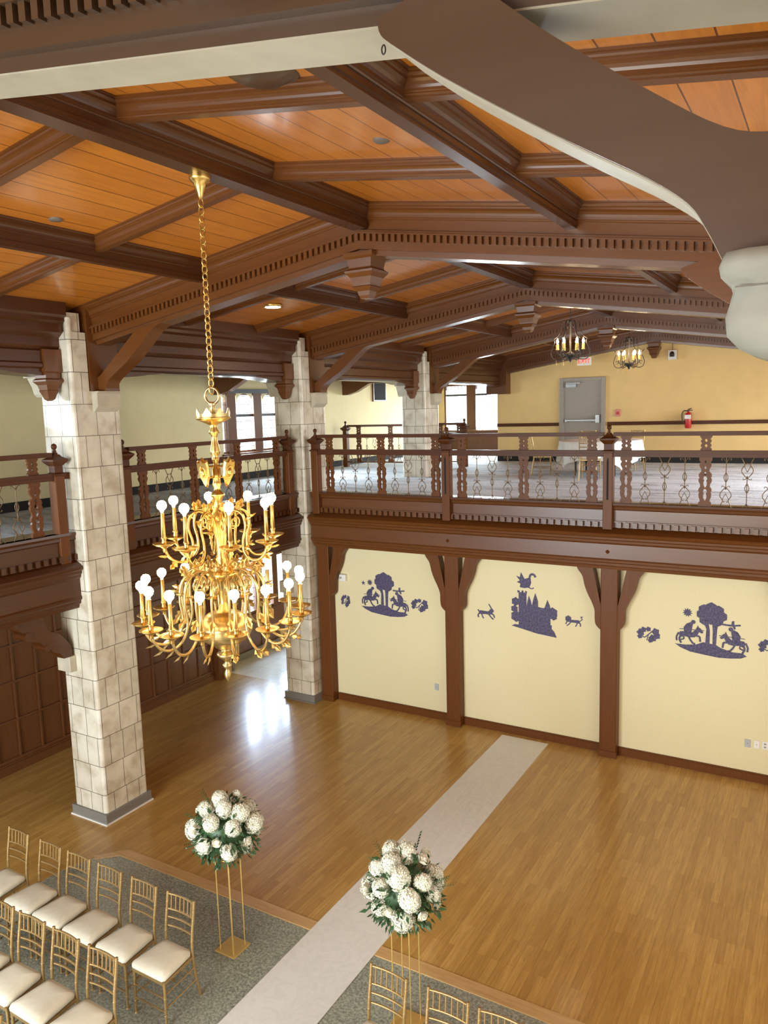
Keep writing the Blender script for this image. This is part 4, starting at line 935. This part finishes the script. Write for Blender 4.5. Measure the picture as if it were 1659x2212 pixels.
st = [(.030, 5.215), (.026, 5.19), (.043, 5.165), (.04, 5.155), (.024, 5.14), (.02, 5.12), (.026, 5.08), (.038, 5.02), (.038, 5.0), (.022, 4.975), (.028, 4.965), (.028, 4.95), (.020, 4.935), (.020, 4.905), (.034, 4.88), (.034, 4.84), (.038, 4.83), (.030, 4.82), (.030, 4.78), (.036, 4.765), (.022, 4.735), (.03, 4.71), (.054, 4.69), (.054, 4.675), (.034, 4.655), (.034, 4.60), (.05, 4.535), (.066, 4.515), (.066, 4.49), (.055, 4.48), (.055, 4.40), (.045, 4.38), (.04, 4.33), (.032, 4.26), (.032, 4.21), (.042, 4.18), (.03, 4.15), (.046, 4.12), (.06, 4.105), (.11, 4.085), (.115, 4.06), (.105, 4.03), (.062, 4.01), (.056, 3.98), (.045, 3.95), (.038, 3.90), (.028, 3.84), (.034, 3.82), (.045, 3.79), (.05, 3.77), (.06, 3.755)]
MB().lathe((CX, CY, 0), st, 24).build('stem', M_gold, ch)
MB().lathe((CX, CY, 0), [(.06, 3.76), (.13, 3.745), (.19, 3.70), (.21, 3.66), (.215, 3.645), (.208, 3.63), (.215, 3.615), (.19, 3.56), (.14, 3.52), (.10, 3.50), (.085, 3.48), (.05, 3.46)], 32).build('globe', M_brass, ch)
MB().lathe((CX, CY, 0), [(.04, 3.47), (.035, 3.45), (.05, 3.44), (.075, 3.425), (.078, 3.41), (.05, 3.385), (.026, 3.365), (.018, 3.345), (.038, 3.33), (.036, 3.315), (.016, 3.295), (.02, 3.28), (.028, 3.255), (.024, 3.225), (.008, 3.20), (.001, 3.19)], 20).build('finial', M_brass, ch)
camdir = math.atan2(0-CY, 0-CX)
for k in range(4):
    a = camdir+PI/4+PI/2*k; e = Vector((math.cos(a), math.sin(a), 0)); s_ = Vector((-math.sin(a), math.cos(a), 0)); c = Vector((CX, CY, 4.86))+e*.12
    m = MB(); outl = [(0, .115), (.02, .085), (.05, .09), (.055, .05), (.048, 0), (.05, -.03), (.03, -.065), (.015, -.10), (0, -.12), (-.015, -.10), (-.03, -.065), (-.05, -.03), (-.048, 0), (-.055, .05), (-.05, .09), (-.02, .085)]
    til = Vector((0, 0, 1))*.96+e*.2
    N = len(outl); vs = [c+s_*u+til*w for u, w in outl]+[c+s_*u*.9+til*w*.9+e*.018 for u, w in outl]
    m.add(vs, [(i, (i+1) % N, (i+1) % N+N, i+N) for i in range(N)]+[tuple(range(N))[::-1], tuple(range(N, 2*N))])
    vs = [c+e*.018+s_*(.028*math.cos(q))+til*(.045*math.sin(q)+.005) for q in [2*PI*i/16 for i in range(16)]]
    m.tube(vs, .005, 6, True)
    m.ball(c+e*.014+til*.005, .022, 10, 6, 1.5)
    for z in (-.05, .05): m.tube(bez([c+til*z, c-e*.05+Vector((0, 0, z*.8)), c-e*.10+Vector((0, 0, z*.9))], 4), .006, 6)
    m.build('shield', M_gold, ch)
def leafb(m, p, d, L, w):
    s = d.orthogonal().normalized(); n = d.cross(s)
    m.add([p, p+d*L*.35+s*w, p+d*L*.5+s*w*.45, p+d*L*.7+s*w*.7, p+d*L, p+d*L*.7-s*w*.7, p+d*L*.5-s*w*.45, p+d*L*.35-s*w, p+d*L*.5+n*w*.4], [(0, 1, 2, 8), (2, 3, 4, 8), (4, 5, 6, 8), (6, 7, 0, 8)])
def arm(a, tier, first_):
    e = Vector((math.cos(a), math.sin(a), 0)); O = Vector((CX, CY, 0))
    def P(r, z): return O+e*r+Vector((0, 0, z))
    if tier == 0:
        path = [(.05, 4.44), (.085, 4.52), (.15, 4.565), (.215, 4.53), (.235, 4.44), (.21, 4.34), (.215, 4.25), (.27, 4.19), (.345, 4.195), (.40, 4.25), (.42, 4.32)]
        sp = [(.13, 4.47, .062), ]; R, zp, base, hk = .42, 4.33, .9, .26
        lv = [(.10, 4.54, -.3, 1, .07), (.17, 4.565, .2, 1, .07), (.23, 4.49, .9, .4, .06), (.215, 4.28, 1, -.2, .05), (.33, 4.19, .8, -.7, .07), (.39, 4.235, 1, .15, .07)]
    else:
        path = [(.05, 3.94), (.08, 4.05), (.15, 4.11), (.25, 4.09), (.315, 4.0), (.33, 3.87), (.315, 3.74), (.35, 3.62), (.44, 3.555), (.53, 3.57), (.59, 3.64), (.61, 3.72)]
        sp = [(.19, 3.99, .075)]; R, zp, base, hk = .61, 3.73, 1, .26
        lv = [(.12, 4.10, -.2, 1, .07), (.19, 4.11, .2, 1, .07), (.27, 4.07, .6, .8, .07), (.325, 3.95, 1, .3, .07), (.33, 3.78, .6, -.8, .09), (.43, 3.555, .7, -.5, .09), (.52, 3.565, 1, -.3, .08)]
    m = MB(); m.tube(bez([P(*q) for q in path], 4), .0112, 7)
    for (r, z, q) in sp: m.tube([P(r+q*(1-.06*i/1.6)*math.cos(i*.55+1.9)*(1-i*.045), z+q*(1-i*.05)*math.sin(i*.55+1.9)) for i in range(17)], .0075, 5)
    for r, z, dr_, dz_, L in lv: leafb(m, P(r, z), (e*dr_+Vector((0, 0, dz_))).normalized(), L*1.15, .03)
    am = m.build('arm', M_gold if tier == 0 else M_brass, ch)
    c = P(R, zp)
    MB().lathe(c, [(.006, -.06), (.018, -.045), (.014, -.03), (.026, -.018), (.06, -.005), (.086, .009), (.088, .013), (.06, .004), (.012, .0)], 20).build('drip_pan', M_gold, am)
    MB().lathe(c, [(.016, 0), (.021, .02), (.016, .03), (.021, .045), (.021, .055), (.0155, .06), (.0155, .235), (.017, .24)], 12).build('candle_sleeve', M_gold, am)
    MB().lathe(c, [(.011, .24), (.014, .25), (.022, .27)], 12).build('bulb_neck', M_white, am)
    MB().lathe(c, [(.022, .268), (.033, .281), (.037, .30), (.033, .319), (.019, .334), (.001, .338)], 14).build('bulb', M_bulb, am)
# heading 0 faces the camera
for k in range(8): arm(camdir-math.radians(-10+45*k), 0, k == 0)
for k in range(16): arm(camdir-math.radians(-7+22.5*k), 1, k == 0)

# ------------------------------------------------------------------ iron chandeliers
def iron_chandelier(y, lab):
    x = XR; t = thing('iron_chandelier', lab, 'chandelier', (x, y, 6.05), 'black iron candle chandeliers')
    MB().tube([(x, y, 6.75), (x, y, 7.02)], .006).lathe((x, y, 7.0), [(.05, .02), (.04, 0), (.001, -.01)], 12).build('hanging_chain', M_black, t)
    n = 6
    for k in range(n):
        a = 2*PI*k/n+.3; e = Vector((math.cos(a), math.sin(a), 0)); P = lambda r, z: Vector((x, y, z))+e*r
        m = MB(); m.tube(bez([P(.10, 6.62), P(.07, 6.68), P(.10, 6.73), P(.15, 6.70), P(.17, 6.60), P(.20, 6.50), P(.27, 6.44), P(.31, 6.43)], 4), .008, 5)
        m.tube(bez([P(.33, 6.47), P(.29, 6.43), P(.27, 6.37), P(.31, 6.28), P(.33, 6.18), P(.29, 6.09), P(.20, 6.07), P(.08, 6.12), P(.03, 6.16)], 4), .008, 5)
        m.tube(bez([P(.29, 6.20), P(.24, 6.22), P(.23, 6.17), P(.27, 6.15)], 4), .006, 5)
        m.build('scroll_arm', M_black, t)
        MB().lathe(P(.22, 6.24), [(.03, 0), (.035, .01), (.026, .02), (.026, .10), (.01, .105)], 10).build('candle_cup', M_amber, t)
        MB().lathe(P(.22, 6.345), [(.006, 0), (.024, .03), (.02, .055), (.001, .10)], 10).build('flame_bulb', M_cbulb, t)
        MB().lathe(P(.24, 6.02), [(.001, -.045), (.012, -.03), (.004, -.0), (.002, .06)], 6).build('drop_bead', M_amber, t)
        MB().tube(bez([P(.03, 6.15), P(.12, 6.13), P(.21, 6.18), P(.22, 6.24)], 4), .007, 5).build('candle_arm', M_black, t)
    MB().lathe((x, y, 0), [(.001, 6.02), (.02, 6.05), (.03, 6.08), (.09, 6.13), (.10, 6.17), (.03, 6.19), (.015, 6.22), (.015, 6.70), (.04, 6.72), (.02, 6.75)], 14).build('center_stem', M_black, t)
iron_chandelier(13.5, 'black iron candle chandelier, the nearer of the two over the carpet'); iron_chandelier(17.93, 'black iron candle chandelier, the farther and brighter of the two')

# ------------------------------------------------------------------ upper floor table
tx, ty = -4.5, 17.15
t = thing('round_table', 'round banquet table on dark legs on the far gallery', 'table', (tx, ty, FZ))
MB().lathe((tx, ty, 0), [(.001, 4.455), (.88, 4.455), (.88, 4.48), (.001, 4.48)], 32).build('tabletop', M_panelw, t)
for k in range(4):
    a = PI/4+k*PI/2; MB().box(tx+.6*math.cos(a)-.018, tx+.6*math.cos(a)+.018, ty+.6*math.sin(a)-.018, ty+.6*math.sin(a)+.018, FZ, 4.455).build('leg', M_black, t)
m = MB(); n = 96; rr = []
for q, (r, z) in enumerate(((.0, 4.487), (.6, 4.487), (.875, 4.487), (.895, 4.478), (.90, 4.40), (.91, 4.28), (.92, 0))):
    for i in range(n):
        a = 2*PI*i/n; w = 0 if z > 4.45 else math.sin(a*11)*.02*(1 if z > 4.3 else 2)*(4.487-max(z, 4.1))*3
        sqr = max(abs(math.cos(a)), abs(math.sin(a))); ext = 4.10-.34*max(0, (1/sqr-1))*1.6
        rr.append((tx+(r+w)*math.cos(a), ty+(r+w)*math.sin(a), z if z else ext))
m.add(rr, [(q*n+i, q*n+(i+1) % n, (q+1)*n+(i+1) % n, (q+1)*n+i) for q in range(6) for i in range(n)], True)
o = m.build('tablecloth', M_cloth, None, 0, (tx, ty, 4.487)); tag(o, 'white square cloth draped over the far round table', 'tablecloth')
GT = 'gold chairs around the far round table'
for a, lb in ((200, 'on the left of'), (115, 'at the back left of'), (70, 'at the back right of'), (275, 'in front of')):
    q = math.radians(a); chair(tx+1.27*math.cos(q), ty+1.27*math.sin(q), q-PI/2, 'gold chair %s the far round table' % lb, GT, FZ)
wg = None
for k in range(12):
    a = k*.9; px, py = tx-.45+.12*(k % 4), ty-.1+.12*(k//4)
    if k == 0:
        wg = MB().lathe((0, 0, 0), [(.028, 0), (.028, .004), (.006, .012), (.005, .07), (.032, .10), (.036, .15), (.030, .19), (.028, .19), (.034, .15), (.03, .105), (.001, .08)], 12).build('wine_glass', M_glass)
        g = wg
    else: g = wg.copy(); COL.objects.link(g)
    g.location = (px, py, 4.489); tag(g, 'clear glass among the cluster on the far white table', 'glass', 'clear glasses on the far table')
